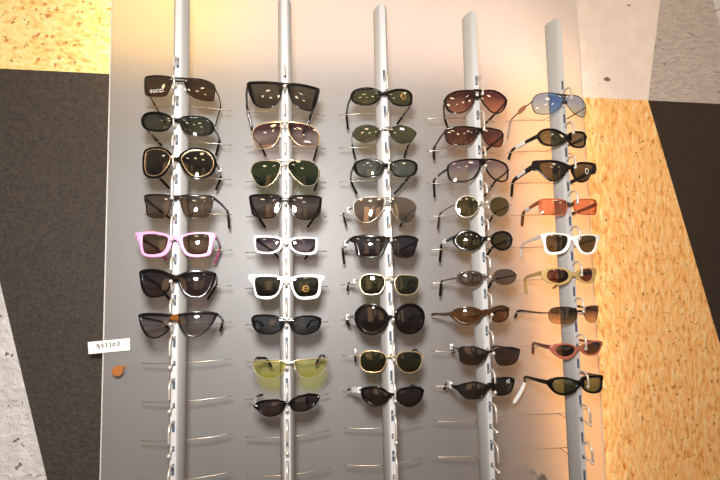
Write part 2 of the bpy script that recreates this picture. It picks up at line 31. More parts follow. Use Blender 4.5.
{'rail': 2, 'row': 5, 'Rw': 170, 'xo': -0.7, 'L': [(-59.6, 1.9), (-51.7, 10.4), (-37.6, 11.7), (-20.3, 9.2), (-14.0, 4.2), (-12.0, -7.0), (-16.1, -18.0), (-24.3, -26.4), (-36.9, -28.7), (-50.9, -27.0), (-58.5, -18.9), (-60.4, -7.7)], 'R': [(6.5, -2.6), (12.4, 6.9), (24.4, 9.2), (45.7, 7.0), (56.7, 2.5), (59.0, -9.0), (54.0, -21.9), (44.5, -29.6), (28.5, -31.2), (14.8, -27.5), (7.4, -17.0)], 't': (1.4, 1.2, 1.4, 1.3), 'br': [[(-13.1, 3.3, 0.4), (-4.3, 4.3, 1.5), (7.9, 2.5, -0.4)]], 'tl': [(-59.5, 16.7, 0.9), (-68.2, 123.0, -7.2), (-69.5, 138.0, -24.8)], 'tr': [(59.7, 17.1, -7.4), (69.5, 123.0, -6.9), (67.6, 138.0, -17.8)], 'kind': 'metal', 'fc': (226, 205, 165), 'lens': ((48, 48, 26), (61, 57, 34)), 'th': (2.2, 3.5), 'tipc': (18, 15, 14), 'nose': 1, 'label': 'small gold six-sided wire sunglasses with green lenses, directly above the big round black pair', 'tag': [('L', 0.5, 0.95, 'white', 7)]},
{'rail': 2, 'row': 6, 'Rw': 150, 'xo': -0.7, 'L': [(-71.4, 3.9), (-66.6, 18.3), (-54.2, 28.5), (-40.3, 30.9), (-24.8, 26.8), (-12.3, 16.1), (-6.1, 4.9), (-8.1, -7.7), (-16.4, -20.0), (-29.1, -27.5), (-44.6, -29.0), (-58.3, -23.4), (-67.2, -11.9)], 'R': [(3.7, 4.5), (9.0, 17.0), (22.8, 26.6), (40.6, 28.9), (57.2, 22.5), (68.5, 10.3), (69.9, -4.5), (63.4, -20.2), (49.7, -29.5), (33.3, -31.3), (17.9, -26.2), (8.1, -16.2), (4.4, -5.0)], 't': (4.8, 4, 6, 5), 'br': [[(-10.9, 8.2, -4.4), (-2.8, 7.3, 1.0), (6.7, 8.2, -5.1)]], 'tl': [(-70.4, 22.7, 5.4), (-76.8, 123.0, -6.1), (-66.8, 138.0, -27.0)], 'tr': [(70.4, 23.2, -1.4), (74.8, 123.0, -6.1), (71.0, 138.0, -20.6)], 'kind': 'plastic', 'fc': (11, 8, 7), 'lens': ((52, 40, 36), (61, 46, 40)), 'th': (7, 4), 'tc': (120, 112, 108), 'tipc': (18, 15, 14), 'label': 'oversized round black sunglasses with thick frame on the middle rail', 'tag': [('L', 0.8, 1.0, 'white', 9)]},
{'rail': 2, 'row': 7, 'Rw': 170, 'xo': -1.7, 'L': [(-62.4, 5.9), (-54.6, 15.3), (-40.8, 17.5), (-22.1, 14.4), (-14.4, 7.1), (-13.1, -3.9), (-18.1, -14.5), (-26.1, -22.1), (-41.6, -24.0), (-55.3, -20.4), (-62.1, -11.3)], 'R': [(7.3, 6.0), (16.8, 12.6), (34.0, 12.5), (51.9, 8.5), (59.1, -0.3), (58.6, -13.0), (50.8, -24.7), (36.3, -28.3), (22.5, -26.3), (10.9, -17.6), (6.3, -6.4)], 't': (1.2, 1, 1.1, 1), 'br': [[(-13.4, 7.0, 4.5), (-3.8, 6.3, 3.5), (7.9, 5.0, 2.5)]], 'tl': [(-64.7, 18.2, 7.2), (-57.7, 123.0, -2.2), (-54.6, 138.0, -29.5)], 'tr': [(63.9, 19.0, -1.7), (77.3, 123.0, -6.5), (75.0, 138.0, -13.6)], 'kind': 'metal', 'fc': (222, 190, 140), 'lens': ((43, 42, 22), (56, 48, 26)), 'th': (2.2, 4), 'tipc': (18, 15, 14), 'nose': 1, 'label': 'larger gold six-sided wire sunglasses with dark green lenses, second from bottom on the middle rail', 'tag': [('L', 0.8, 1.05, 'white', 9)]},
{'rail': 2, 'row': 8, 'Rw': 110, 'xo': 1.5, 'L': [(-60.4, 18.9), (-50.5, 23.7), (-35.5, 25.7), (-20.3, 22.1), (-9.6, 14.2), (-5.0, 9.4), (-11.5, 0.5), (-21.0, -8.0), (-34.8, -12.5), (-45.2, -9.3), (-55.5, -2.4), (-60.3, 6.5)], 'R': [(3.0, 8.9), (8.2, 17.8), (21.7, 21.2), (39.4, 21.0), (56.4, 15.8), (63.4, 9.6), (60.9, -2.5), (51.5, -11.6), (38.2, -16.9), (24.1, -15.3), (12.4, -8.8), (4.4, 1.2)], 't': (3.2, 2.4, 4, 2.6), 'br': [[(-11.2, 14.3, 4.7), (-1.7, 12.3, 7.4), (6.1, 14.3, 3.8)]], 'tl': [(-59.4, 23.4, 17.2), (-72.3, 123.0, -7.5), (-72.7, 138.0, -15.9)], 'tr': [(63.3, 23.6, 7.8), (66.4, 123.0, -7.0), (66.4, 138.0, -21.3)], 'kind': 'plastic', 'fc': (9, 7, 7), 'lens': ((48, 36, 36), (52, 40, 38)), 'th': (5, 4), 'label': 'black cat-eye wrap sunglasses with a white arm tag, lowest on the middle rail', 'tag': [('L', 0.12, 0.75, 'white', 8)]},
{'rail': 3, 'row': 0, 'Rw': 140, 'xo': -3.8, 'L': [(-73.1, -6.8), (-67.6, 3.7), (-51.7, 9.9), (-30.4, 10.9), (-15.1, 9.3), (-12.0, -0.6), (-16.1, -14.7), (-25.2, -28.8), (-38.8, -37.0), (-54.8, -37.5), (-67.1, -30.8), (-72.3, -19.4)], 'R': [(-4.6, 5.0), (5.0, 10.9), (29.0, 14.4), (51.0, 10.5), (65.3, 3.0), (65.5, -9.8), (53.5, -26.9), (37.0, -36.3), (22.4, -34.3), (10.9, -25.8), (0.2, -12.4)], 't': (2, 1.6, 3, 1.7), 'br': [[(-17.5, 11.4, 7.9), (-7.8, 12.7, 8.4), (2.0, 12.1, 7.8)], [(-16.5, -0.6, -7.0), (-8.5, -2.2, -7.5), (-0.0, -0.1, -5.8)]], 'tl': [(-73.4, 23.8, -6.3), (-37.2, 123.0, -5.2), (-24.0, 138.0, -23.4)], 'tr': [(66.5, 23.6, -2.0), (85.3, 123.0, 3.5), (65.5, 138.0, -16.3)], 'kind': 'plastic', 'fc': (25, 14, 9), 'lens': ((102, 39, 26), (210, 127, 96)), 'th': (4, 4), 'label': 'big tortoiseshell aviator sunglasses with red-brown gradient lenses, topmost on the fourth rail'},
{'rail': 3, 'row': 1, 'Rw': 120, 'xo': -10.0, 'L': [(-74.8, 2.5), (-67.0, 8.4), (-46.7, 9.8), (-23.7, 7.9), (-9.8, 3.9), (-10.2, -6.6), (-19.7, -20.7), (-31.9, -29.2), (-51.3, -29.9), (-66.6, -26.0), (-73.8, -15.2)], 'R': [(-4.3, 4.1), (9.3, 7.9), (30.2, 7.6), (49.0, 5.5), (54.7, -2.3), (51.5, -19.1), (41.9, -30.4), (23.7, -32.1), (9.5, -28.2), (0.4, -16.6), (-3.9, -4.6)], 't': (1.6, 1, 1.4, 1.2), 'br': [[(-14.0, 6.6, -5.0), (-6.8, 6.1, -3.0), (-0.4, 6.4, -4.4)]], 'tl': [(-74.4, 23.5, 2.8), (-66.0, 123.0, -6.3), (-59.5, 138.0, -26.7)], 'tr': [(54.1, 22.8, -2.2), (76.1, 123.0, 5.6), (62.5, 138.0, -8.6)], 'kind': 'plastic', 'fc': (22, 13, 9), 'lens': ((102, 48, 33), (143, 76, 52)), 'th': (5, 3.5), 'tc': (90, 76, 66), 'tipc': (40, 26, 20), 'label': 'low brown rectangular sunglasses with red-brown lenses, second from top on the fourth rail'},
{'rail': 3, 'row': 2, 'Rw': 140, 'xo': -5.5, 'L': [(-72.5, 3.6), (-63.1, 11.4), (-45.7, 15.4), (-22.6, 16.3), (-5.2, 14.7), (-6.5, -0.9), (-13.5, -14.7), (-24.3, -26.7), (-37.7, -31.5), (-56.7, -31.5), (-68.9, -26.2), (-73.0, -11.9)], 'R': [(0.3, 13.8), (17.7, 17.4), (38.4, 15.0), (56.6, 9.1), (61.9, -2.6), (58.5, -22.5), (44.8, -29.9), (27.5, -28.8), (13.8, -20.9), (4.8, -9.2), (0.9, 2.7)], 't': (2.5, 2.1, 2.5, 2.5), 'br': [[(-9.4, 15.6, 0.8), (-2.2, 16.5, 2.6), (3.7, 16.0, 1.1)]], 'tl': [(-73.2, 22.9, -3.0), (-68.4, 123.0, -3.5), (-61.4, 138.0, -41.3)], 'tr': [(62.3, 22.5, -2.4), (82.3, 123.0, -4.6), (60.9, 138.0, -38.4)], 'kind': 'plastic', 'fc': (16, 13, 9), 'lens': ((143, 111, 114), (234, 185, 165)), 'th': (4.5, 3.5), 'label': 'black shield sunglasses with pale purple gradient lenses, third from top on the fourth rail', 'tag': [('L', 0.68, 0.86, 'silver', 5)]},
{'rail': 3, 'row': 3, 'Rw': 170, 'xo': -1.6, 'L': [(-60.1, -5.2), (-56.5, 6.6), (-46.8, 13.7), (-35.4, 15.0), (-23.9, 10.7), (-15.8, 2.1), (-14.5, -8.2), (-20.1, -20.0), (-30.4, -28.3), (-43.5, -29.6), (-54.4, -24.1), (-59.7, -13.7)], 'R': [(7.0, -6.4), (9.3, 3.9), (19.2, 11.6), (33.2, 13.9), (47.7, 10.5), (56.1, 2.3), (56.9, -8.1), (50.3, -20.6), (37.0, -29.0), (23.0, -28.3), (11.9, -21.7), (7.1, -13.2)], 't': (1.6, 1.4, 1.6, 1.5), 'br': [[(-15.2, -2.0, -5.8), (-4.6, 1.7, -2.7), (7.6, -1.3, -5.0)]], 'tl': [(-60.5, 16.7, -1.6), (-55.9, 123.0, -5.6), (-56.6, 138.0, -40.4)], 'tr': [(60.9, 17.7, -2.6), (79.0, 123.0, -2.3), (61.8, 138.0, -39.0)], 'kind': 'metal', 'fc': (190, 184, 172), 'lens': ((90, 76, 28), (109, 92, 39)), 'th': (2.2, 2.6), 'tc': (70, 55, 45), 'tipc': (50, 36, 28), 'nose': 1, 'label': 'small round silver wire sunglasses with olive lenses'},
{'rail': 3, 'row': 4, 'Rw': 110, 'xo': 0.0, 'L': [(-65.1, -0.7), (-58.3, 12.5), (-44.7, 19.3), (-29.2, 18.0), (-16.5, 11.0), (-8.4, 2.4), (-9.5, -7.6), (-19.3, -17.5), (-33.8, -21.5), (-49.0, -19.4), (-59.1, -12.9)], 'R': [(7.5, -1.1), (11.7, 9.1), (23.8, 15.9), (41.1, 18.1), (57.8, 13.5), (65.1, 3.3), (61.4, -10.7), (50.6, -19.5), (32.1, -23.0), (18.1, -18.0), (9.7, -9.5)], 't': (3.2, 2.8, 3.8, 3.2), 'br': [[(-11.7, 5.8, -6.2), (-1.2, 6.4, -2.0), (10.4, 6.4, -6.5)]], 'tl': [(-62.5, 24.4, 6.0), (-54.4, 123.0, -0.2), (-54.4, 138.0, -40.7)], 'tr': [(64.4, 24.9, 1.6), (71.2, 123.0, -6.5), (61.9, 138.0, -27.0)], 'kind': 'plastic', 'fc': (11, 8, 7), 'lens': ((67, 57, 24), (78, 65, 30)), 'th': (7.5, 5), 'label': 'black oval wrap sunglasses with olive lenses, directly below the round silver pair', 'tag': [('L', 0.6, 1.0, 'white', 7)]},
{'rail': 3, 'row': 5, 'Rw': 130, 'xo': 3.1, 'L': [(-61.4, -0.3), (-55.2, 9.7), (-43.0, 12.8), (-27.4, 12.4), (-14.6, 7.2), (-9.9, -1.2), (-13.7, -11.1), (-23.8, -18.5), (-39.6, -20.6), (-53.1, -17.1), (-60.3, -10.3)], 'R': [(9.5, 1.7), (17.4, 11.6), (33.4, 14.9), (52.9, 13.2), (66.9, 5.4), (67.7, -4.9), (58.3, -13.1), (39.9, -17.5), (21.8, -15.3), (12.0, -8.3)], 't': (1.8, 1.8, 2.4, 2), 'br': [[(-10.8, 1.8, -3.8), (-1.1, 3.3, -2.4), (10.3, 2.0, -4.0)]], 'tl': [(-60.5, 22.1, -1.3), (-57.5, 123.0, -9.6), (-56.5, 138.0, -44.2)], 'tr': [(68.7, 22.6, 2.0), (65.3, 123.0, -9.8), (61.5, 138.0, -29.5)], 'kind': 'plastic', 'fc': (74, 58, 48), 'lens': ((91, 78, 70), (106, 86, 74)), 'th': (3, 3.5), 'tipc': (18, 15, 14), 'label': 'small grey-bronze oval sunglasses, directly above the brown tortoiseshell wrap pair'},
{'rail': 3, 'row': 6, 'Rw': 95, 'xo': -12.0, 'L': [(-73.4, 4.8), (-64.7, 12.6), (-49.9, 16.7), (-34.6, 15.9), (-20.2, 10.4), (-11.9, 3.6), (-19.2, -6.6), (-31.1, -16.1), (-45.2, -19.3), (-59.9, -17.2), (-69.6, -9.9), (-75.0, -3.5)], 'R': [(-2.7, 5.9), (7.2, 13.6), (26.3, 16.8), (43.3, 13.6), (50.8, 3.8), (47.0, -9.4), (33.7, -16.4), (13.7, -16.4), (2.2, -9.1), (-1.9, -0.7)], 't': (3, 3, 3.6, 3), 'br': [[(-16.5, 9.6, -2.1), (-7.3, 11.0, -0.5), (2.0, 11.2, -2.9)]], 'tl': [(-72.5, 25.2, 2.4), (-71.1, 69.2, -3.4), (-72.9, 123.0, -7.8), (-76.9, 138.0, -11.1)], 'tr': [(50.4, 25.8, 7.2), (72.4, 123.0, -6.2), (67.2, 138.0, -17.0)], 'kind': 'plastic', 'fc': (58, 36, 18), 'lens': ((104, 61, 20), (122, 76, 28)), 'th': (8.5, 5), 'label': 'brown translucent wrap sunglasses with amber-brown lenses on the fourth rail'},
{'rail': 3, 'row': 7, 'Rw': 120, 'xo': 3.7, 'L': [(-61.9, 6.9), (-53.7, 12.8), (-35.8, 13.9), (-18.8, 8.7), (-7.6, 2.6), (-11.4, -8.6), (-18.3, -18.1), (-31.0, -23.6), (-49.0, -23.4), (-59.0, -17.4), (-61.4, -4.5)], 'R': [(4.5, 3.7), (13.7, 8.7), (37.3, 9.5), (59.7, 4.3), (69.5, -2.8), (63.3, -16.9), (52.9, -25.3), (31.1, -27.5), (13.9, -24.4), (7.2, -14.2)], 't': (1.8, 0.5, 1.2, 0.8), 'br': [[(-10.8, 5.3, -1.5), (-2.4, 4.7, 0.2), (6.3, 5.3, -1.5)]], 'tl': [(-61.6, 24.3, 6.7), (-42.3, 123.0, -5.2), (-27.3, 138.0, -24.2)], 'tr': [(69.1, 23.9, -0.5), (64.8, 123.0, -9.9), (62.9, 138.0, -19.2)], 'kind': 'plastic', 'fc': (31, 22, 27), 'lens': ((61, 44, 34), (72, 55, 44)), 'th': (4, 3.5), 'label': 'half-rim rectangular sunglasses with purple-tinted frame, second from bottom on the fourth rail', 'tag': [('L', 0.85, 1.0, 'white', 10)]},
{'rail': 3, 'row': 8, 'Rw': 95, 'xo': -9.6, 'L': [(-77.1, 8.0), (-64.6, 12.6), (-50.1, 18.5), (-33.5, 20.5), (-15.9, 15.4), (-9.4, 8.7), (-14.9, -0.6), (-23.6, -9.8), (-37.8, -14.0), (-52.6, -13.7), (-61.0, -7.9), (-67.7, 1.0)], 'R': [(-3.8, 16.3), (5.9, 24.4), (28.7, 24.7), (53.6, 18.0), (57.5, 8.1), (49.0, -4.7), (35.8, -10.1), (13.9, -10.3), (0.8, -3.3), (-4.2, 6.7)], 't': (2.2, 1.8, 3, 2.2), 'br': [[(-12.9, 16.2, 2.2), (-4.4, 17.6, 5.2), (2.5, 17.4, 1.1)]], 'tl': [(-67.2, 23.6, 6.3), (-53.2, 123.0, -9.7), (-53.8, 138.0, -29.0)], 'tr': [(56.6, 28.6, 13.2), (62.4, 123.0, -6.5), (60.5, 138.0, -16.5)], 'kind': 'plastic', 'fc': (14, 13, 13), 'lens': ((48, 42, 40), (54, 48, 46)), 'th': (8.5, 5), 'label': 'black sport wrap sunglasses with small white print on one lens, lowest on the fourth rail', 'tag': [('L', 0.5, 0.95, 'white', 10)], 'sticker': [('R', 37.5, 14.7, 'lines', 10, 7)]},
{'rail': 4, 'row': 0, 'Rw': 130, 'xo': -12.0, 'L': [(-77.2, 0.2), (-69.8, 11.9), (-55.6, 15.4), (-35.8, 14.1), (-19.9, 8.8), (-12.8, -0.1), (-17.3, -11.2), (-29.0, -24.0), (-43.2, -31.9), (-59.4, -32.2), (-72.9, -26.1), (-77.4, -12.6)], 'R': [(-12.4, 7.3), (6.4, 11.3), (27.6, 10.6), (43.4, 1.8), (50.2, -9.8), (44.5, -29.7), (31.6, -35.8), (12.4, -31.0), (-0.1, -21.2), (-7.6, -10.8)], 't': (1.3, 1.1, 1.3, 1.2), 'br': [[(-27.0, 13.2, 9.1), (-16.0, 11.5, 7.8), (-4.2, 11.4, 7.7)], [(-18.9, -5.8, -10.1), (-11.9, -4.4, -9.6), (-5.5, -4.1, -10.7)]], 'tl': [(-77.3, 22.4, -1.2), (-71.8, 123.0, -4.4), (-73.4, 138.0, -46.5)], 'tr': [(48.9, 19.7, -9.9), (70.9, 123.0, 0.6), (63.0, 138.0, -6.1)], 'kind': 'metal', 'fc': (52, 48, 46), 'lens': ((122, 142, 168), (160, 174, 194)), 'th': (2.4, 3), 'tc': (60, 54, 48), 'tipc': (150, 140, 130), 'nose': 1, 'label': 'black wire aviator sunglasses with pale blue see-through lenses', 'tag': [('L', 0.25, 0.68, 'brown', 8)]},
{'rail': 4, 'row': 1, 'Rw': 100, 'xo': -10.6, 'L': [(-69.1, 0.6), (-60.6, 11.0), (-45.4, 12.9), (-29.2, 8.3), (-13.5, -1.5), (-4.1, -8.4), (-14.5, -17.8), (-27.5, -24.9), (-44.1, -27.0), (-59.1, -21.9), (-66.7, -10.7)], 'R': [(-10.0, -6.8), (-1.3, 3.7), (19.7, 8.4), (42.9, 8.7), (47.3, -1.5), (43.3, -19.0), (30.0, -27.8), (7.3, -29.3), (-5.1, -22.9)], 't': (3.4, 3, 3.8, 3.2), 'br': [[(-16.1, 0.3, -16.3), (-7.7, -1.7, -11.1), (0.7, 0.9, -15.8)]], 'tl': [(-67.0, 21.9, -1.2), (-72.8, 123.0, -2.7), (-72.4, 138.0, -22.0)], 'tr': [(47.9, 22.5, -1.2), (69.9, 123.0, 9.8), (60.2, 138.0, 5.7)], 'kind': 'plastic', 'fc': (14, 11, 8), 'lens': ((100, 83, 46), (114, 97, 55)), 'th': (9, 5.5), 'label': 'black oval wrap sunglasses with olive lenses, second from top on the rightmost rail', 'tag': [('L', 0.5, 0.95, 'white', 7)]},
{'rail': 4, 'row': 2, 'Rw': 120, 'xo': -1.6, 'L': [(-77.3, 19.9), (-62.1, 20.8), (-40.9, 19.7), (-19.8, 12.7), (-9.4, 5.4), (-15.6, -7.1), (-24.9, -19.3), (-38.4, -27.0), (-52.2, -23.2), (-62.0, -11.6), (-68.8, -1.8), (-76.4, 0.2)], 'R': [(-6.0, 0.1), (0.4, 9.1), (22.0, 15.6), (53.9, 17.2), (73.4, 15.5), (68.5, -4.6), (49.8, -10.8), (38.6, -22.8), (23.2, -29.3), (8.0, -27.5), (-1.2, -15.9)], 't': (2.8, 2.4, 5.5, 2.6), 'Li': [(-66.0, 12.3), (-58.0, 15.0), (-38.0, 14.4), (-21.7, 9.1), (-16.8, 1.9), (-20.9, -8.7), (-28.2, -18.2), (-38.2, -23.4), (-49.0, -20.6), (-58.2, -11.2), (-64.4, 1.3)], 'Ri': [(1.7, -0.5), (8.3, 6.9), (26.3, 11.6), (53.4, 12.3), (60.8, 9.0), (54.5, -6.6), (38.9, -19.2), (23.5, -25.4), (10.4, -23.8), (2.8, -14.1)], 'br': [[(-15.4, 9.0, -5.6), (-7.4, 7.9, -1.7), (1.2, 9.5, -5.5)]], 'tl': [(-74.9, 29.0, 10.1), (-73.1, 123.0, -2.0), (-69.9, 138.0, -37.1)], 'tr': [(70.5, 27.6, 6.9), (92.5, 123.0, 2.3), (76.1, 138.0, -5.0)], 'kind': 'plastic', 'fc': (18, 16, 14), 'lens': ((95, 71, 33), (86, 64, 30)), 'th': (13, 8), 'label': 'chunky black cat-eye sunglasses with a ring sticker on one lens', 'tag': [('L', 0.36, 0.88, 'white', 6)], 'sticker': [('R', 35.0, -4.0, 'ring', 11, 13)]},
{'rail': 4, 'row': 3, 'Rw': 120, 'xo': -2.5, 'L': [(-70.6, -0.4), (-68.7, 10.8), (-57.1, 12.7), (-35.6, 10.8), (-20.8, 6.8), (-17.8, -3.1), (-22.2, -18.8), (-30.8, -23.9), (-52.7, -23.0), (-67.2, -20.3), (-70.3, -12.9)], 'R': [(-4.6, 3.9), (7.6, 9.3), (35.3, 11.6), (62.0, 10.8), (65.2, -3.5), (58.4, -20.4), (37.5, -23.4), (9.6, -22.5), (-1.9, -13.8)], 't': (1.6, 1.2, 2, 1.6), 'br': [[(-20.4, 6.5, -4.8), (-12.2, 1.1, -6.0), (-1.9, 4.6, -6.0)]], 'tl': [(-69.0, 25.0, 6.8), (-50.6, 123.0, -2.6), (-46.0, 138.0, -32.7)], 'tr': [(65.1, 24.9, 2.0), (87.1, 123.0, -2.4), (73.1, 138.0, -8.5)], 'kind': 'plastic', 'fc': (168, 84, 44), 'lens': ((210, 112, 64), (196, 112, 72)), 'th': (9, 5.5), 'tc': (150, 78, 40), 'tipc': (90, 60, 40), 'bc': (60, 48, 44), 'label': 'orange-brown translucent rectangular sunglasses with orange lenses', 'tag': [('L', 0.62, 0.95, 'white', 7)]},
{'rail': 4, 'row': 4, 'Rw': 150, 'xo': -2.5, 'L': [(-71.4, 11.0), (-58.7, 14.0), (-39.8, 13.3), (-23.2, 10.5), (-14.6, 5.1), (-15.3, -7.1), (-20.6, -19.1), (-30.4, -28.3), (-48.4, -31.7), (-60.7, -30.0), (-66.4, -23.2), (-67.5, -7.4), (-71.1, 4.0)], 'R': [(-9.3, 1.6), (2.5, 7.8), (23.6, 10.3), (56.3, 9.8), (66.2, 6.5), (61.7, -0.8), (54.4, -8.8), (51.7, -20.2), (43.4, -29.4), (20.4, -32.9), (6.0, -28.9), (-2.9, -15.9), (-8.0, -7.2)], 't': (2, 2.4, 3.4, 2.6), 'Li': [(-62.7, 4.7), (-57.3, 9.7), (-41.6, 10.6), (-26.7, 8.1), (-20.8, 2.4), (-22.5, -8.7), (-27.4, -17.3), (-35.2, -24.0), (-48.2, -26.5), (-57.4, -25.2), (-62.5, -18.1), (-63.8, -5.8)], 'Ri': [(4.0, 0.8), (12.5, 6.0), (28.0, 7.9), (45.0, 7.1), (52.7, 1.9), (48.7, -10.6), (42.6, -20.3), (33.6, -27.3), (18.6, -28.3), (8.5, -23.0), (3.1, -12.5)], 'br': [[(-19.1, 8.0, -5.2), (-11.0, 5.4, -2.6), (-1.5, 6.7, -6.9)]], 'tl': [(-68.9, 21.2, 8.5), (-59.6, 123.0, -3.0), (-52.1, 138.0, -33.8)], 'tr': [(64.0, 20.7, 4.0), (86.0, 123.0, -5.3), (76.3, 138.0, -18.1)], 'kind': 'plastic', 'fc': (244, 240, 234), 'lens': ((76, 59, 26), (89, 67, 34)), 'th': (8, 4), 'tc': (205, 200, 196), 'label': 'white plastic-framed sunglasses on the rightmost rail', 'rivet': [(-65.5, 9.0), (57.5, 5.2)]},
{'rail': 4, 'row': 5, 'Rw': 120, 'xo': -12.0, 'L': [(-75.0, 5.0), (-67.4, 14.5), (-50.9, 16.6), (-34.9, 15.2), (-19.6, 9.0), (-17.8, -3.0), (-24.5, -13.2), (-40.0, -19.7), (-58.6, -17.7), (-70.0, -10.7), (-74.8, -3.7)], 'R': [(-8.7, 3.7), (2.0, 12.1), (25.1, 15.2), (49.0, 13.0), (49.6, 0.6), (43.6, -13.3), (27.3, -18.7), (6.4, -15.6), (-5.5, -8.4)], 't': (2, 2.2, 5, 2.6), 'Li': [(-66.0, 1.3), (-61.7, 10.6), (-49.5, 13.1), (-35.1, 11.8), (-25.8, 5.7), (-25.0, -4.6), (-31.3, -11.3), (-43.0, -15.5), (-56.8, -13.3), (-64.0, -7.3)], 'Ri': [(0.4, 1.8), (8.2, 10.2), (24.9, 12.7), (36.4, 9.7), (38.9, -0.9), (33.5, -9.5), (20.2, -14.3), (8.0, -11.2), (1.6, -5.2)], 'br': [[(-21.5, 7.4, -5.0), (-14.3, 5.5, -3.1), (-3.7, 7.0, -5.4)]], 'tl': [(-73.0, 21.5, 6.6), (-54.3, 123.0, -5.7), (-44.5, 138.0, -43.0)], 'tr': [(50.8, 21.8, 5.9), (52.6, 123.0, -5.6), (25.6, 138.0, -34.3)], 'kind': 'plastic', 'fc': (196, 172, 116), 'lens': ((80, 38, 18), (93, 46, 24)), 'th': (9, 5.5), 'tc': (186, 152, 92), 'label': 'beige translucent oval sunglasses with dark brown lenses, on the rightmost rail', 'trans': 0.35},
{'rail': 4, 'row': 6, 'Rw': 130, 'xo': -8.7, 'L': [(-66.1, -2.8), (-60.4, 7.5), (-44.9, 10.8), (-25.2, 9.9), (-11.2, 5.1), (-10.0, -5.2), (-14.4, -16.9), (-25.4, -23.4), (-43.6, -24.8), (-58.8, -22.4), (-65.2, -14.7)], 'R': [(6.4, 2.7), (15.5, 9.8), (37.5, 10.6), (48.6, 7.1), (45.6, -10.0), (37.2, -21.5), (22.0, -24.5), (10.4, -18.0), (6.1, -7.5)], 't': (0.8, 0.5, 0.7, 0.6), 'br': [[(-12.8, 2.7, -0.7), (-2.9, 2.7, -1.7), (8.4, 1.2, -2.2)]], 'tl': [(-65.3, 18.6, -2.2), (-55.8, 65.6, -6.7), (-75.0, 123.0, -5.6), (-75.0, 138.0, -24.4)], 'tr': [(49.5, 18.7, -1.7), (71.5, 123.0, 0.1), (68.4, 138.0, -3.4)], 'kind': 'metal', 'fc': (60, 48, 40), 'lens': ((72, 48, 28), (185, 129, 76)), 'th': (2.4, 5), 'tc': (90, 66, 46), 'tipc': (36, 26, 20), 'nose': 1, 'label': 'rimless square sunglasses with dark-to-clear brown gradient lenses'},
{'rail': 4, 'row': 7, 'Rw': 110, 'xo': -5.6, 'L': [(-66.8, 1.8), (-57.6, 8.0), (-42.8, 11.0), (-27.1, 9.3), (-15.6, 3.4), (-12.4, -2.8), (-20.0, -12.6), (-32.0, -20.8), (-45.8, -20.9), (-57.1, -12.9), (-63.8, -4.8)], 'R': [(-8.4, 3.8), (7.8, 10.3), (31.1, 12.8), (51.3, 9.4), (55.1, 1.3), (45.9, -9.5), (31.1, -16.2), (10.1, -15.8), (-3.5, -9.2)], 't': (1.5, 2.8, 5.5, 2.6), 'Li': [(-55.2, -2.7), (-50.6, 4.1), (-41.4, 7.7), (-27.3, 6.6), (-19.9, 0.8), (-21.4, -7.5), (-28.3, -13.1), (-39.5, -15.8), (-49.9, -12.7)], 'Ri': [(1.1, 1.6), (9.6, 6.8), (30.8, 9.4), (47.6, 5.8), (50.2, 0.2), (43.1, -7.4), (28.9, -12.5), (10.3, -12.5), (2.5, -6.2)], 'br': [[(-17.3, 4.1, -6.0), (-10.2, 3.2, -3.5), (-1.8, 5.5, -5.2)]], 'tl': [(-64.9, 22.5, 1.7), (-41.7, 123.0, -6.0), (-34.1, 138.0, -34.3)], 'tr': [(54.8, 22.3, 4.7), (76.8, 123.0, -5.4), (73.7, 138.0, -10.1)], 'kind': 'plastic', 'fc': (176, 104, 84), 'lens': ((67, 42, 26), (82, 53, 34)), 'th': (9, 5.5), 'tc': (110, 56, 44), 'label': 'translucent pinkish-brown cat-eye sunglasses, second from bottom on the rightmost rail', 'trans': 0.3},
{'rail': 4, 'row': 8, 'Rw': 100, 'xo': -9.0, 'L': [(-74.0, 5.4), (-65.1, 14.0), (-50.9, 18.2), (-32.8, 16.6), (-18.2, 10.7), (-9.5, 4.7), (-17.3, -4.2), (-28.0, -13.8), (-43.9, -19.0), (-58.1, -16.5), (-67.3, -7.3)], 'R': [(-10.8, 13.7), (7.4, 19.0), (37.6, 16.7), (54.3, 11.8), (54.6, -3.7), (46.7, -17.4), (23.0, -18.7), (2.9, -13.8), (-7.1, -4.7)], 't': (2.8, 2.6, 5, 2.8), 'Li': [(-63.3, 4.8), (-58.3, 11.8), (-46.7, 14.4), (-31.4, 12.7), (-21.8, 7.5), (-18.6, 4.1), (-24.2, -4.0), (-32.7, -10.5), (-45.1, -14.1), (-56.5, -12.0), (-62.6, -5.2)], 'Ri': [(-4.9, 6.7), (4.8, 12.6), (28.5, 12.7), (46.5, 8.9), (46.5, -2.0), (40.6, -12.7), (23.4, -14.7), (5.2, -10.7), (-3.2, -3.4)], 'br': [[(-18.1, 11.7, -1.5), (-9.9, 11.4, 2.1), (-2.5, 12.9, -2.3)]], 'tl': [(-71.6, 25.9, 5.4), (-66.3, 123.0, -6.3), (-58.5, 138.0, -23.8)], 'tr': [(55.2, 26.1, 8.0), (77.2, 123.0, -6.0), (78.1, 138.0, -12.8)], 'kind': 'plastic', 'fc': (9, 8, 7), 'lens': ((104, 95, 50), (91, 82, 42)), 'th': (9, 5.5), 'label': 'black sport wrap sunglasses with a hanging white tag, lowest on the rightmost rail', 'hang': [(-62.7, 130.0, -22.0), (-93.0, 130.0, -66.1)]}]
import bpy, bmesh, math, random
from mathutils import Vector, Matrix
from mathutils.bvhtree import BVHTree
random.seed(4)
COL=bpy.context.scene.collection
Z0=1.85              # height of the first row of pegs above the floor
PANEL_Y=0.195; WALL_Y=0.27
Y0=0.0055

# ---------------------------------------------------------------- helpers
def lin(c):
    r=[]
    for v in c[:3]:
        v/=255.0
        r.append(v/12.92 if v<=.04045 else ((v+.055)/1.055)**2.4)
    return tuple(r)
def rgba(c): return lin(c)+(1.0,)

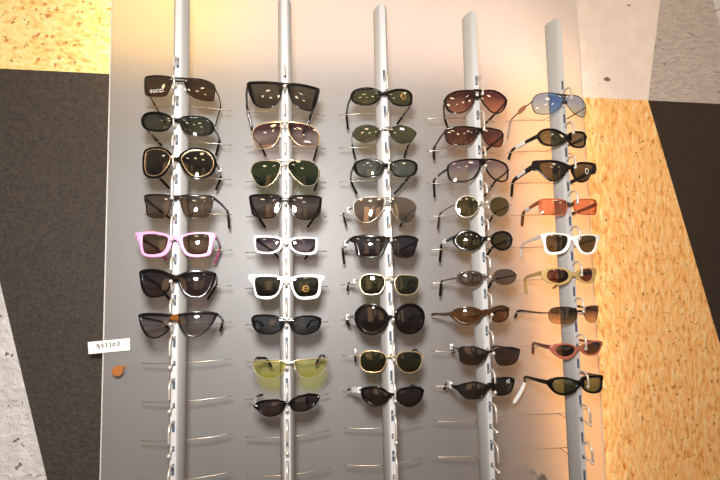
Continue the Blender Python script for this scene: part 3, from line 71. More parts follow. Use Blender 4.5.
def empty(name,loc,label,cat,group=None):
    o=bpy.data.objects.new(name,None); COL.objects.link(o)
    o.location=loc; o.empty_display_size=.02
    o['label']=label; o['category']=cat
    if group: o['group']=group
    return o
def obj(name,bm,mat,parent=None,smooth=True):
    me=bpy.data.meshes.new(name)
    bmesh.ops.recalc_face_normals(bm,faces=bm.faces[:])
    bm.to_mesh(me); bm.free()
    for m in (mat if isinstance(mat,(list,tuple)) else [mat]): me.materials.append(m)
    if smooth:
        for p in me.polygons: p.use_smooth=True
    o=bpy.data.objects.new(name,me); COL.objects.link(o)
    if parent: o.parent=parent
    return o
def struct(name,bm,mat):
    o=obj(name,bm,mat,smooth=False); o['kind']='structure'; return o
def add_box(bm,lo,hi,mi=0):
    vs=[bm.verts.new((x,y,z)) for x in (lo[0],hi[0]) for y in (lo[1],hi[1]) for z in (lo[2],hi[2])]
    for f in ((0,1,3,2),(4,6,7,5),(0,4,5,1),(2,3,7,6),(0,2,6,4),(1,5,7,3)):
        bm.faces.new([vs[i] for i in f]).material_index=mi
def sweep(bm,path,sec,closed_caps=True,upref=None):
    """sec(i,t) -> list of (a,b) in the (side, up) frame; path = list of Vectors"""
    n=len(path); rings=[]
    for i,p in enumerate(path):
        t=(path[min(i+1,n-1)]-path[max(i-1,0)]).normalized()
        ref=upref or Vector((1,0,0))
        s=(ref-t*ref.dot(t))
        if s.length<1e-4: s=Vector((0,0,1))-t*t.z
        s.normalize(); u=t.cross(s)
        rings.append([bm.verts.new(p+s*a+u*b) for a,b in sec(i,i/(n-1))])
    m=len(rings[0])
    for a,b in zip(rings,rings[1:]):
        for k in range(m):
            bm.faces.new((a[k],a[(k+1)%m],b[(k+1)%m],b[k]))
    if closed_caps:
        bm.faces.new(rings[0]); bm.faces.new(rings[-1][::-1])
def circ(r,n=8): return [(r*math.cos(2*math.pi*k/n),r*math.sin(2*math.pi*k/n)) for k in range(n)]
def tube(bm,path,r,n=8): sweep(bm,[Vector(p) for p in path],lambda i,t:circ(r,n))
def add_ball(bm,c,r,sx=1,sy=1,sz=1,seg=12):
    ret=bmesh.ops.create_uvsphere(bm,u_segments=seg,v_segments=seg//2+2,radius=r)
    for v in ret['verts']:
        v.co=Vector((v.co.x*sx,v.co.y*sy,v.co.z*sz))+Vector(c)
def add_cyl_y(bm,c,r,y0,y1,n=24):
    a=[bm.verts.new((c[0]+x,y0,c[1]+z)) for x,z in circ(r,n)]
    b=[bm.verts.new((c[0]+x,y1,c[1]+z)) for x,z in circ(r,n)]
    for k in range(n): bm.faces.new((a[k],a[(k+1)%n],b[(k+1)%n],b[k]))
    bm.faces.new(a); bm.faces.new(b[::-1])
def spline(pts,seg=6,closed=True):
    n=len(pts); out=[]
    rng=range(n) if closed else range(n-1)
    for i in rng:
        if closed: p0,p1,p2,p3=[pts[(i+k)%n] for k in (-1,0,1,2)]
        else: p0,p1,p2,p3=pts[max(i-1,0)],pts[i],pts[i+1],pts[min(i+2,n-1)]
        for k in range(seg):
            t=k/seg
            # centripetal-ish Catmull-Rom
            out.append(tuple(.5*((2*b)+(-a+c)*t+(2*a-5*b+4*c-d)*t*t+(-a+3*b-3*c+d)*t**3) for a,b,c,d in zip(p0,p1,p2,p3)))
    if not closed: out.append(tuple(pts[-1]))
    return out

# ---------------------------------------------------------------- materials
def newmat(name):
    m=bpy.data.materials.new(name); m.use_nodes=True
    nt=m.node_tree; nt.nodes.clear()
    out=nt.nodes.new('ShaderNodeOutputMaterial')
    return m,nt,out
def principled(name,col,rough=.4,metal=0.,spec=.5,coat=0.,bump=None):
    m,nt,out=newmat(name); b=nt.nodes.new('ShaderNodeBsdfPrincipled')
    b.inputs['Base Color'].default_value=rgba(col); b.inputs['Roughness'].default_value=rough
    b.inputs['Metallic'].default_value=metal; b.inputs['Specular IOR Level'].default_value=spec
    b.inputs['Coat Weight'].default_value=coat
    # slight procedural unevenness
    tc=nt.nodes.new('ShaderNodeTexCoord'); nz=nt.nodes.new('ShaderNodeTexNoise'); nz.inputs['Scale'].default_value=180
    nt.links.new(tc.outputs['Object'],nz.inputs['Vector'])
    mr=nt.nodes.new('ShaderNodeMapRange'); mr.inputs[3].default_value=max(rough-.04,.02); mr.inputs[4].default_value=rough+.04
    nt.links.new(nz.outputs['Fac'],mr.inputs[0]); nt.links.new(mr.outputs[0],b.inputs['Roughness'])
    nt.links.new(b.outputs[0],out.inputs[0]); return m
CACHE={}
def plastic(col,trans=0):
    k=('p',tuple(col),trans)
    if k not in CACHE:
        if trans:
            m,nt,out=newmat('translucent_plastic')
            b=nt.nodes.new('ShaderNodeBsdfPrincipled'); b.inputs['Base Color'].default_value=rgba(col); b.inputs['Roughness'].default_value=.15
            t=nt.nodes.new('ShaderNodeBsdfTransparent'); t.inputs[0].default_value=tuple(min(1,v*1.6) for v in lin(col))+(1,)
            mx=nt.nodes.new('ShaderNodeMixShader'); mx.inputs[0].default_value=trans
            nt.links.new(b.outputs[0],mx.inputs[1]); nt.links.new(t.outputs[0],mx.inputs[2]); nt.links.new(mx.outputs[0],out.inputs[0])
            CACHE[k]=m
        else: CACHE[k]=principled('plastic',col,.16,spec=.28)
    return CACHE[k]
def metal(col):
    k=('m',tuple(col))
    if k not in CACHE: CACHE[k]=principled('wire_metal',col,.34,.8)
    return CACHE[k]
def lens_mat(c0,c1,bg,mir=0.):
    """tinted see-through lens, darker at the top (c0) than at the bottom (c1)"""
    m,nt,out=newmat('tinted_lens')
    B=lin(bg)
    ti=[tuple(min(.93,max(.004,(v-.006)/b)) for v,b in zip(lin(c),B)) for c in (c0,c1)]
    ti=[tuple(v*.78+.22*(t[0]*.35+t[1]*.5+t[2]*.15) for v in t) for t in ti]
    tc=nt.nodes.new('ShaderNodeTexCoord'); sp=nt.nodes.new('ShaderNodeSeparateXYZ')
    nt.links.new(tc.outputs['Generated'],sp.inputs[0])
    cr=nt.nodes.new('ShaderNodeValToRGB'); nt.links.new(sp.outputs['Z'],cr.inputs[0])
    e=cr.color_ramp.elements; e[0].position=.12; e[0].color=ti[1]+(1,); e[1].position=.75; e[1].color=ti[0]+(1,)
    t=nt.nodes.new('ShaderNodeBsdfTransparent'); nt.links.new(cr.outputs[0],t.inputs[0])
    g=nt.nodes.new('ShaderNodeBsdfGlossy'); g.inputs['Roughness'].default_value=.02
    g.inputs[0].default_value=(1,.93,.82,1) if mir else (1,1,1,1)
    fr=nt.nodes.new('ShaderNodeFresnel'); fr.inputs['IOR'].default_value=1.52
    ad=nt.nodes.new('ShaderNodeMath'); ad.operation='ADD'; ad.inputs[1].default_value=.02+mir; ad.use_clamp=True
    nt.links.new(fr.outputs[0],ad.inputs[0])
    mx=nt.nodes.new('ShaderNodeMixShader'); nt.links.new(ad.outputs[0],mx.inputs[0])
    nt.links.new(t.outputs[0],mx.inputs[1]); nt.links.new(g.outputs[0],mx.inputs[2])
    nt.links.new(mx.outputs[0],out.inputs[0]); return m

def wall_mat(name,stops,scale,bump,dist,stretch=(1,1,1),rot=0,detail=8,rough=.85,pits=None,speck=0):
    m,nt,out=newmat(name); L=nt.links.new
    b=nt.nodes.new('ShaderNodeBsdfPrincipled'); b.inputs['Roughness'].default_value=rough; b.inputs['Specular IOR Level'].default_value=.2
    tc=nt.nodes.new('ShaderNodeTexCoord'); mp=nt.nodes.new('ShaderNodeMapping')
    mp.inputs['Scale'].default_value=stretch; mp.inputs['Rotation'].default_value=(0,rot,0)
    L(tc.outputs['Object'],mp.inputs['Vector'])
    nz=nt.nodes.new('ShaderNodeTexNoise'); nz.inputs['Scale'].default_value=scale; nz.inputs['Detail'].default_value=detail; nz.inputs['Roughness'].default_value=.62
    L(mp.outputs[0],nz.inputs['Vector'])
    cr=nt.nodes.new('ShaderNodeValToRGB'); L(nz.outputs['Fac'],cr.inputs[0])
    el=cr.color_ramp.elements
    while len(el)<len(stops): el.new(.5)
    for e,(p,c) in zip(el,stops): e.position=p; e.color=rgba(c)
    col=cr.outputs[0]; hgt=nz.outputs['Fac']
    if pits:
        n2=nt.nodes.new('ShaderNodeTexNoise'); n2.inputs['Scale'].default_value=pits[0]; n2.inputs['Detail'].default_value=3
        L(tc.outputs['Object'],n2.inputs['Vector'])
        c2=nt.nodes.new('ShaderNodeValToRGB'); c2.color_ramp.elements[0].position=pits[1]; c2.color_ramp.elements[1].position=pits[1]+.035
        c2.color_ramp.elements[0].color=(0,0,0,1); c2.color_ramp.elements[1].color=(1,1,1,1)
        L(n2.outputs['Fac'],c2.inputs[0])
        mx=nt.nodes.new('ShaderNodeMixRGB'); L(c2.outputs[0],mx.inputs[0]); mx.inputs[1].default_value=rgba(pits[2]); L(col,mx.inputs[2]); col=mx.outputs[0]
        ml=nt.nodes.new('ShaderNodeMath'); ml.operation='MULTIPLY'; L(hgt,ml.inputs[0]); L(c2.outputs[0],ml.inputs[1]); hgt=ml.outputs[0]
    L(col,b.inputs['Base Color'])
    bp=nt.nodes.new('ShaderNodeBump'); bp.inputs['Strength'].default_value=bump; bp.inputs['Distance'].default_value=dist
    L(hgt,bp.inputs['Height']); L(bp.outputs[0],b.inputs['Normal'])
    L(b.outputs[0],out.inputs[0]); return m

# ---------------------------------------------------------------- the setting
M_yellow=wall_mat('rough_yellow_plaster',[(.30,(226,150,84)),(.40,(244,204,126)),(.50,(252,224,148)),(.7,(255,238,180))],58,.9,.008,(1,1,1.5),.5,pits=(75,.33,(216,140,84)))
M_orange=wall_mat('rough_orange_plaster',[(.30,(208,128,66)),(.43,(252,188,114)),(.55,(255,206,138)),(.75,(255,232,186))],75,1.,.009,(1.25,1,.5),.12,pits=(95,.295,(184,118,64)))
M_dark=wall_mat('dark_textured_plaster',[(.3,(66,59,54)),(.7,(84,76,70))],120,1.,.007)
M_brown=wall_mat('dark_brown_board',[(.3,(52,43,37)),(.7,(60,50,43))],30,.15,.002)
M_white=wall_mat('smooth_white_plaster',[(.3,(222,208,198)),(.7,(234,222,212))],18,.12,.003,pits=(20,.285,(110,98,90)))
M_grey=wall_mat('grey_concrete',[(.3,(184,174,168)),(.7,(204,194,188))],42,1.,.012,(1,1,1.8),.3,pits=(60,.29,(150,140,133)))
M_light=wall_mat('pale_pitted_concrete',[(.3,(206,203,203)),(.7,(230,227,227))],30,1.,.014,pits=(48,.335,(140,134,130)))
HZ=Z0+.127; TOP=3.05
def P(x,z): return (x,WALL_Y,z)
bm=bmesh.new()
def poly(pts,mi):
    f=bm.faces.new([bm.verts.new(P(x,z)) for x,z in pts]); f.material_index=mi
xl,xr=-2.6,3.6
def zz(r): return Z0+r
poly([(xl,HZ),(.0536,HZ),(.18,TOP),(xl,TOP)],0)                                   # yellow
poly([(.0536,HZ),(1.2518,HZ),(1.411,zz(.8826)),(1.411,TOP),(.18,TOP)],4)          # white
poly([(1.2518,HZ),(1.582,HZ),(1.411,zz(.8826))],5)                                # grey concrete
poly([(1.582,HZ),(xr,HZ),(xr,TOP),(1.411,TOP),(1.411,zz(.8826))],6)               # pale
poly([(xl,0),(-.0673,0),(-.562,HZ),(xl,HZ)],6)                                    # pale concrete, low left
poly([(-.0673,0),(.986,0),(.7405,HZ),(-.562,HZ)],2)                               # dark
poly([(.986,0),(1.747,0),(1.2515,HZ),(.7405,HZ)],1)                               # orange
poly([(1.747,0),(xr,0),(xr,HZ),(1.2515,HZ)],3)                                    # brown
wb=struct('wall_back',bm,[M_yellow,M_orange,M_dark,M_brown,M_white,M_grey,M_light])
M_floor=wall_mat('shop_floor',[(.3,(120,108,98)),(.7,(140,128,116))],6,.05,.002)
bm=bmesh.new(); add_box(bm,(xl,-4.5,-.05),(xr,WALL_Y,0)); struct('floor',bm,M_floor)

# ---------------------------------------------------------------- frosted backing panel
def panel_mat():
    m,nt,out=newmat('frosted_sheet'); L=nt.links.new
    d=nt.nodes.new('ShaderNodeBsdfDiffuse'); d.inputs[0].default_value=PANEL_DIFF+(1,)
    t=nt.nodes.new('ShaderNodeBsdfTranslucent'); t.inputs[0].default_value=(.95,.95,.95,1)
    mx=nt.nodes.new('ShaderNodeMixShader'); mx.inputs[0].default_value=PANEL_TR; L(d.outputs[0],mx.inputs[1]); L(t.outputs[0],mx.inputs[2])
    g=nt.nodes.new('ShaderNodeBsdfGlossy'); g.inputs['Roughness'].default_value=.6; g.inputs[0].default_value=(1,1,1,1)
    fr=nt.nodes.new('ShaderNodeFresnel'); fr.inputs['IOR'].default_value=1.95
    m2=nt.nodes.new('ShaderNodeMixShader'); L(fr.outputs[0],m2.inputs[0]); L(mx.outputs[0],m2.inputs[1]); L(g.outputs[0],m2.inputs[2])
    L(m2.outputs[0],out.inputs[0]); return m
PANEL_DIFF=(.31,.30,.295); PANEL_TR=.55
pl,pr,pb,pt=-.189,.979,.01,Z0+.62
pan=empty('backing_panel',((pl+pr)/2,PANEL_Y,pb),'large frosted grey see-through backing sheet standing off the wall behind the rails','panel')
cx=(pl+pr)/2
bm=bmesh.new(); bm.faces.new([bm.verts.new((x-cx,0,z-pb)) for x,z in ((pl,pb),(pr,pb),(pr,pt),(pl,pt))])
obj('sheet',bm,panel_mat(),pan,False)
M_edge=principled('polished_edge',(206,200,194),.25)
for x in (pl,pr):
    bm=bmesh.new(); add_box(bm,(x-cx-.0012,-.0005,0),(x-cx+.0012,.005,pt-pb)); obj('edge',bm,M_edge,pan,False)
M_brass=principled('brass',(214,140,84),.35,.7)
M_steel=principled('brushed_steel',(205,198,188),.3,.9)
for sx,sz,mt in ((-.1450,-.5530,M_brass),(.7853,-.8531,M_steel)):
    bm=bmesh.new()
    add_cyl_y(bm,(sx-cx,Z0+sz-pb),.0032,-.034,-.0004,16); add_cyl_y(bm,(sx-cx,Z0+sz-pb),.0105,-.040,-.034,28)
    add_cyl_y(bm,(sx-cx,Z0+sz-pb),.006,.0004,WALL_Y-PANEL_Y,16)
    o=obj('standoff_screw',bm,mt,pan,False)

# ---------------------------------------------------------------- number card
M_card=principled('white_card',(244,242,238),.7)
M_ink=principled('black_ink',(40,36,36),.7)
cc=[(-.2173,-.4969),(-.1346,-.4922),(-.1331,-.5176),(-.2147,-.522)]
mx_=sum(p[0] for p in cc)/4; mz_=sum(p[1] for p in cc)/4
card=empty('number_card',(mx_,PANEL_Y,Z0+mz_),'small white card with the handwritten number 947300, overhanging the left edge of the panel','card')
CY=-.0065
bm=bmesh.new(); a=[bm.verts.new((x-mx_,CY,z-mz_)) for x,z in cc]; b=[bm.verts.new((x-mx_,CY+.0006,z-mz_)) for x,z in cc]
bm.faces.new(a); bm.faces.new(b[::-1])
for k in range(4): bm.faces.new((a[k],a[(k+1)%4],b[(k+1)%4],b[k]))
obj('paper',bm,M_card,card,False)
bm=bmesh.new(); add_box(bm,(.012,CY+.0006,-.006),(.03,-.0008,.006)); obj('adhesive_pad',bm,M_card,card,False)
def card_pt(u,v):   # u along, v down, both 0..1
    A=Vector((cc[0][0],cc[0][1])).lerp(Vector((cc[1][0],cc[1][1])),u); B=Vector((cc[3][0],cc[3][1])).lerp(Vector((cc[2][0],cc[2][1])),u)
    q=A.lerp(B,v); return Vector((q.x-mx_,CY-.0003,q.y-mz_))
def oval(cx,cy,rx,ry,n=14,a0=0): return [(cx+rx*math.sin(a0+2*math.pi*k/n),cy-ry*math.cos(a0+2*math.pi*k/n)) for k in range(n+1)]
strokes=[oval(.235,.36,.022,.12)+[],[(.257,.33),(.262,.5),(.262,.70)],
 [(.308,.25),(.312,.43),(.362,.43)],[(.360,.22),(.356,.42),(.352,.60)],
 [(.408,.27),(.455,.25),(.442,.40),(.432,.58)],[(.424,.42),(.458,.41)],
 [(.50,.26),(.53,.24),(.545,.31),(.522,.38),(.548,.44),(.54,.54),(.505,.55)],
 oval(.615,.41,.026,.13),oval(.72,.38,.032,.14)]
bm=bmesh.new()
for s in strokes:
    pts=[card_pt(u,v) for u,v in s]
    sweep(bm,pts,lambda i,t:[(-.0002,-.0008),(.0002,-.0008),(.0002,.0008),(-.0002,.0008)],upref=Vector((0,1,0)))
obj('lettering',bm,M_ink,card,False)

# ---------------------------------------------------------------- display rails
M_alu=principled('satin_aluminium',(176,173,170),.6,.1)
M_strip=principled('bright_strip',(190,190,190),.5,.15)
M_slot=principled('slot_shadow',(60,74,88),.5)
M_wire=principled('nickel_wire',(190,176,160),.3,.9)
M_hook=principled('bright_hook',(206,198,188),.36,.6)
RAIL_POS=['leftmost','second from the left','middle','fourth from the left','rightmost']
KTIP=[.020,.020,.006,.018,.004]
KPEAK=[(.051,.043),(.051,.043),(.046,.032),(.050,.041),(.034,.027)]      # keeper height above the ball: empty peg, peg with a pair on it
NROW=11
def rail(i):
    bz,bd=BALL[i]; wz,wd=WIRE[i]; x=i*.2
    t=empty('display_rail',(x,.05,0),'tall silver slotted display rail with pegs, %s of five'%RAIL_POS[i],'rail','upright display rails')
    ztop=Z0+.192
    half=[(.0054,.0262),(.0080,.0305),(.0108,.0370),(.0130,.0450),(.0136,.0520),(.0134,.0570),(.0118,.060)]
    prof=[(-a,b) for a,b in half[::-1]]+half
    bm=bmesh.new(); r0=[bm.verts.new((a,b-.05,0)) for a,b in prof]; r1=[bm.verts.new((a,b-.05,ztop)) for a,b in prof]
    n=len(prof)
    for k in range(n): bm.faces.new((r0[k],r0[(k+1)%n],r1[(k+1)%n],r1[k]))
    bm.faces.new(r0)
    o=obj('rail_body',bm,M_alu,t)
    bm=bmesh.new(); r0=[bm.verts.new((a,b-.05,ztop+.0002)) for a,b in prof]
    r1=[bm.verts.new((a*.96,(b-.05)*.96,ztop+.002)) for a,b in prof]
    for k in range(n): bm.faces.new((r0[k],r0[(k+1)%n],r1[(k+1)%n],r1[k]))
    bm.faces.new(r0); bm.faces.new(r1); obj('end_cap',bm,M_strip,t,False)
    # front strip with punched slots (dark faces)
    bm=bmesh.new(); w=.0051; yf=.0255-.05; zc=[0.4]; marks=[]
    for j in range(NROW+1):
        zb=Z0+bz+bd*j
        marks+= [(zb+.030,zb+.050),(zb-.003,zb+.006)]
    marks.sort()
    z=.02
    def quad(z0,z1,x0,x1,mi,y=yf):
        f=bm.faces.new([bm.verts.new(c) for c in ((x0,y,z0),(x1,y,z0),(x1,y,z1),(x0,y,z1))]); f.material_index=mi
    ztopstrip=Z0+bz+.075
    for a,b in marks:
        quad(z,a,-w,w,0); quad(a,b,-w,-.0024,0); quad(a,b,.0024,w,0); quad(a,b,-.0024,.0024,1,yf+.0004); z=b
    quad(z,ztop,-w,w,0)
    for sx in (-w,w): 
        bm.faces.new([bm.verts.new(c) for c in ((sx,yf,.02),(sx,yf+.004,.02),(sx,yf+.004,ztop),(sx,yf,ztop))])
    obj('slot_strip',bm,[M_strip,M_slot],t,False)
    for j in range(NROW):
        zb=Z0+bz+bd*j; zw=Z0+wz+wd*j
        lo=NEAR.get((i,j),(1,1))[0]; up=NEAR.get((i,j-1),(1,1))[0]+(-BALL[i][1] if j else 0)
        occ=(i,j) in NEAR
        top=min(KPEAK[i][1 if occ else 0],(up-.0035) if j and (i,j-1) in NEAR else 1)
        stub=lo<-.0125
        dip=lo-.0036
        if stub: pth=[(0,.026,zb+.003),(0,.018,zb+.0025),(0,.0125,zb+.002)]
        elif dip<.001: pth=spline([(0,.026,zb+.003),(0,.018,zb+min(.002,dip*.6)),(0,.011,zb+dip),(0,.006,zb+dip),(0,.001,zb)],4,False)
        else: pth=[(0,.026,zb+.004),(0,.016,zb+.002),(0,.001,zb)]
        bm=bmesh.new(); tube(bm,[(a,b-.05,c) for a,b,c in pth],.0016)
        p=obj('nose_peg',bm,M_hook,t)
        kt=zb+(.002 if stub else KTIP[i])
        path=[(0,.026,zb+top-.0065),(0,.018,zb+top-.0015),(0,.010,zb+top),(0,.003,zb+top-.0025),(0,-.0008,zb+top-.0075),(0,-.0022,zb+top-.0135),(0,-.0022,min(kt+.006,zb+top-.015)),(0,-.002,min(kt,zb+top-.018))]
        path=spline([(a,b-.05,c) for a,b,c in path],3,False)
        bm=bmesh.new(); tube(bm,path,.0021); kh=obj('keeper_hook',bm,M_hook,t)
        bm=bmesh.new(); add_ball(bm,(0,-.0006-.05,zb),.0036); obj('ball_tip',bm,M_hook,kh if stub else p)
        hw=.0858
        bm=bmesh.new(); tube(bm,[(hw*k/10,.104+.016*(k/10)**2-.05,zw) for k in range(-10,11)],.0010,6)
        tube(bm,[(0,.104-.05,zw),(0,.059-.05,zw-.002)],.0010,6)
        obj('temple_wire',bm,M_wire,t)
    return t

# ---------------------------------------------------------------- sunglasses
M_tag={'white':principled('paper_tag',(232,228,224),.7),'silver':principled('silver_tag',(196,190,182),.35,.5),'brown':principled('brown_tag',(170,116,78),.5)}
M_silver=metal((220,214,206)); M_gold=metal((216,182,136)); M_black=plastic((18,16,15))
M_print=principled('white_print',(240,238,232),.6)
M_stick_dark=principled('sticker_dark',(40,30,18),.3); M_stick_gold=principled('sticker_gold',(196,150,60),.3,.5); M_stick_red=principled('sticker_red',(96,44,40),.5)
M_pad=principled('nose_pad',(214,204,190),.3)

def make_pair(d):
    i,j=d['rail'],d['row']; bz,bd=BALL[i]
    g=empty('sunglasses',(i*.2,0,Z0+bz+bd*j),d['label'],'sunglasses','sunglasses on the display rails')
    Rw=d['Rw']; xo=d['xo']; kind=d['kind']
    dep=3.4 if kind=='plastic' else 1.5
    MM=.001
    def ys(x): return Y0*1000+((x-xo)**2-xo*xo)/(2*Rw)
    fm=plastic(d['fc'],d.get('trans',0)) if kind=='plastic' else metal(d['fc'])
    k=j/8.0
    bg=[a*(1-k)+b*k for a,b in zip((228,204,190),(158,152,148))] if i<4 else [a*(1-k)+b*k for a,b in zip((232,204,172),(215,178,142))]
    lm=lens_mat(d['lens'][0],d['lens'][1],bg,d.get('mir',0))
    tt,tb,to,ti=[v*(1.35 if kind=='plastic' else 1.0) for v in d['t']]
    fb=bmesh.new(); rb=bmesh.new() if 'ring' in d else None
    lens_bvh={}; lenses={}
    for side in ('L','R'):
        s=-1 if side=='L' else 1
        pts=spline(d[side],5)
        n=len(pts)
        area=sum(pts[a][0]*pts[(a+1)%n][1]-pts[(a+1)%n][0]*pts[a][1] for a in range(n))
        if area<0: pts=pts[::-1]
        nrm=[]
        for a in range(n):
            p,q=pts[a-2],pts[(a+2)%n]; tx,tz=q[0]-p[0],q[1]-p[1]; l=math.hypot(tx,tz) or 1
            nrm.append((tz/l,-tx/l))
        ins=[]; ok=[]
        for (px,pz),(nx,nz) in zip(pts,nrm):
            t=(max(nx*s,0)**2*to+max(-nx*s,0)**2*ti+max(nz,0)**2*tt+max(-nz,0)**2*tb)
            q=(px-nx*t,pz-nz*t)
            ins.append(q); ok.append(min(math.hypot(q[0]-b[0],q[1]-b[1]) for b in pts)>=.9*t)
        if sum(ok)>8:
            good=[a for a in range(n) if ok[a]]
            for a in range(n):
                if not ok[a]:
                    lo=max((g_ for g_ in good if g_<a),default=good[-1]-n); hi=min((g_ for g_ in good if g_>a),default=good[0]+n)
                    w=(a-lo)/(hi-lo); A_,B_=ins[lo%n],ins[hi%n]
                    ins[a]=(A_[0]*(1-w)+B_[0]*w,A_[1]*(1-w)+B_[1]*w)
        if side+'i' in d:
            ip=spline(d[side+'i'],5); ni=len(ip)
            cu_=sum(p[0] for p in ip)/ni; cv_=sum(p[1] for p in ip)/ni
            ins=[]
            for (px,pz) in pts:
                dx,dz=px-cu_,pz-cv_; best=None
                for a in range(ni):
                    (ax,az),(bx,bz)=ip[a],ip[(a+1)%ni]; ex,ez=bx-ax,bz-az
                    den=dx*ez-dz*ex
                    if abs(den)<1e-9: continue
                    tq=((ax-cu_)*ez-(az-cv_)*ex)/den; uq=((ax-cu_)*dz-(az-cv_)*dx)/den
                    if tq>0 and -1e-6<=uq<=1+1e-6 and (best is None or tq>best): best=tq
                best=min(best or .8,.97)
                ins.append((cu_+dx*best,cv_+dz*best))
        for _ in range(1 if side+'i' in d else 3):
            ins=[((ins[a-1][0]+2*ins[a][0]+ins[(a+1)%n][0])/4,(ins[a-1][1]+2*ins[a][1]+ins[(a+1)%n][1])/4) for a in range(n)]
        sec=[(0,.22),(.05,.05),(.14,0),(.86,0),(.95,.05),(1,.22),(1,.8),(.75,1),(.25,1),(0,.8)]
        rings=[]
        for o_,i_ in zip(pts,ins):
            ring=[]
            for u,v in sec:
                x=o_[0]+(i_[0]-o_[0])*u; z=o_[1]+(i_[1]-o_[1])*u
                ring.append(fb.verts.new((x*MM,(ys(x)+v*dep)*MM,z*MM)))
            rings.append(ring)
        m=len(sec)
        for a in range(n):
            A,Bq=rings[a],rings[(a+1)%n]
            for q in range(m): fb.faces.new((A[q],A[(q+1)%m],Bq[(q+1)%m],Bq[q]))
        if rb is not None:
            rr=[]
            cxm=sum(p[0] for p in ins)/n; czm=sum(p[1] for p in ins)/n
            for (x,z) in ins:
                dx,dz=x-cxm,z-czm; l=math.hypot(dx,dz)
                rr.append([rb.verts.new(((x+dx/l*a_)*MM,(ys(x)+b_)*MM,(z+dz/l*a_)*MM)) for a_,b_ in ((.5,-.5),(-.4,-.5),(-.4,.8),(.5,.8))])
            for a in range(n):
                A,Bq=rr[a],rr[(a+1)%n]
                for q in range(4): rb.faces.new((A[q],A[(q+1)%4],Bq[(q+1)%4],Bq[q]))
        # lens
        lb=bmesh.new()
        cx_=sum(p[0] for p in ins)/n; cz_=sum(p[1] for p in ins)/n
        dome=1.9 if kind=='plastic' else 1.6
        off=dep*.45 if tt>1 else dep*.3
        last=None
        fr=(0,.2,.4,.6,.8,.92,1.)
        for f_ in fr:
            if f_==0:
                last=[lb.verts.new((cx_*MM,(ys(cx_)+off-dome)*MM,cz_*MM))]; continue
            cur=[]
            for (x,z) in ins:
                X=cx_+(x-cx_)*f_*1.004; Zq=cz_+(z-cz_)*f_*1.004
                cur.append(lb.verts.new((X*MM,(ys(X)+off-dome*(1-f_*f_))*MM,Zq*MM)))
            for a in range(n):
                if len(last)==1: lb.faces.new((last[0],cur[a],cur[(a+1)%n]))
                else: lb.faces.new((last[a],cur[a],cur[(a+1)%n],last[(a+1)%n]))
            last=cur
        lens_bvh[side]=BVHTree.FromBMesh(lb)
        lenses[side]=obj('lens',lb,lm,g)
    # bridge(s)
    def add_bridge(bm_,br,dp):
        sm=spline(br,5,False); rings=[]
        for (x,zt,zb) in sm:
            h=zt-zb; y=ys(x)
            rings.append([bm_.verts.new((x*MM,(y+b_*dp)*MM,(zb+h*a_)*MM)) for a_,b_ in ((0,.3),(.12,.05),(.5,-.06),(.88,.05),(1,.3),(1,.8),(.8,1),(.2,1),(0,.8))])
        m=len(rings[0])
        for A,Bq in zip(rings,rings[1:]):
            for q in range(m): bm_.faces.new((A[q],A[(q+1)%m],Bq[(q+1)%m],Bq[q]))
        bm_.faces.new(rings[0]); bm_.faces.new(rings[-1][::-1])
    if kind=='plastic' and 'bc' not in d:
        for br in d['br']: add_bridge(fb,br,dep)
        obj('frame',fb,fm,g)
    else:
        obj('frame',fb,fm,g)
        bmat=(plastic(d['bc']) if kind=='plastic' else metal(d['bc'])) if 'bc' in d else fm
        for br in d['br']:
            b_=bmesh.new(); add_bridge(b_,br,dep*1.05); obj('bridge',b_,bmat,g)
    if rb is not None: obj('lens_ring',rb,M_gold,g)
    for (x,z) in d.get('rivet',[]):
        b_=bmesh.new(); add_ball(b_,(x*MM,(ys(x)-.1)*MM,z*MM),.0017,1.2,.35,.8); obj('rivet',b_,M_silver,g)
    if d.get('nose'):
        for s,side in ((-1,'L'),(1,'R')):
            xi=max(p[0] for p in d['L'])-1.5 if s<0 else min(p[0] for p in d['R'])+1.5
            zc=sum(p[1] for p in d[side])/len(d[side])
            b_=bmesh.new(); add_ball(b_,(xi*MM,(ys(xi)+6)*MM,zc*MM),.0045,.38,.5,1.)
            tube(b_,[((xi)*MM,(ys(xi)+1)*MM,(zc+2)*MM),((xi)*MM,(ys(xi)+6)*MM,(zc+1)*MM)],.0005,6)
            obj('nose_pad',b_,M_pad,g)
    # temples
    tagd={t[0]:t for t in d.get('tag',[])}
    h0,h1=d['th']
    for side,key in (('L','tl'),('R','tr')):
        s=-1 if side=='L' else 1
        p=[Vector(v)*MM for v in d[key]]
        a,b,c=p[-3],p[-2],p[-1]
        pre=[p[0]] if len(p)==3 else [p[0],p[1]]
        # start just inside the frame's back
        st=p[0]+Vector((-s*.0012,-.0006,0))
        path=[]
        base=[st]+p[1:-2]+[a] if len(p)>3 else [st]
        segs=[]
        e0=b+(a-b).normalized()*min(.016,(a-b).length*.3); e1=b+(c-b).normalized()*min(.010,(c-b).length*.45)
        pts=[st]
        if len(p)>3: pts+= [st.lerp(p[1],.6),p[1],p[1].lerp(e0,.5)]
        else:
            # temples leave the frame straight back, then head for the wire
            pts+=[st.lerp(e0,.25)+Vector((s*.0012,0,0)),st.lerp(e0,.5)+Vector((s*.0018,0,0)),st.lerp(e0,.75)+Vector((s*.001,0,0))]
        pts+=[e0]
        for k in (1,2,3):
            t=k/4; pts.append(e0*(1-t)**2+b*2*t*(1-t)+e1*t*t)
        pts+=[e1,e1.lerp(c,.5),c]
        path=[Vector(v) for v in spline([tuple(v) for v in pts],3,False)]
        L_=[0]
        for u,v in zip(path,path[1:]): L_.append(L_[-1]+(v-u).length)
        tot=L_[-1]; fr_=[l/tot for l in L_]
        thin=2.1 if kind=='plastic' else 1.1
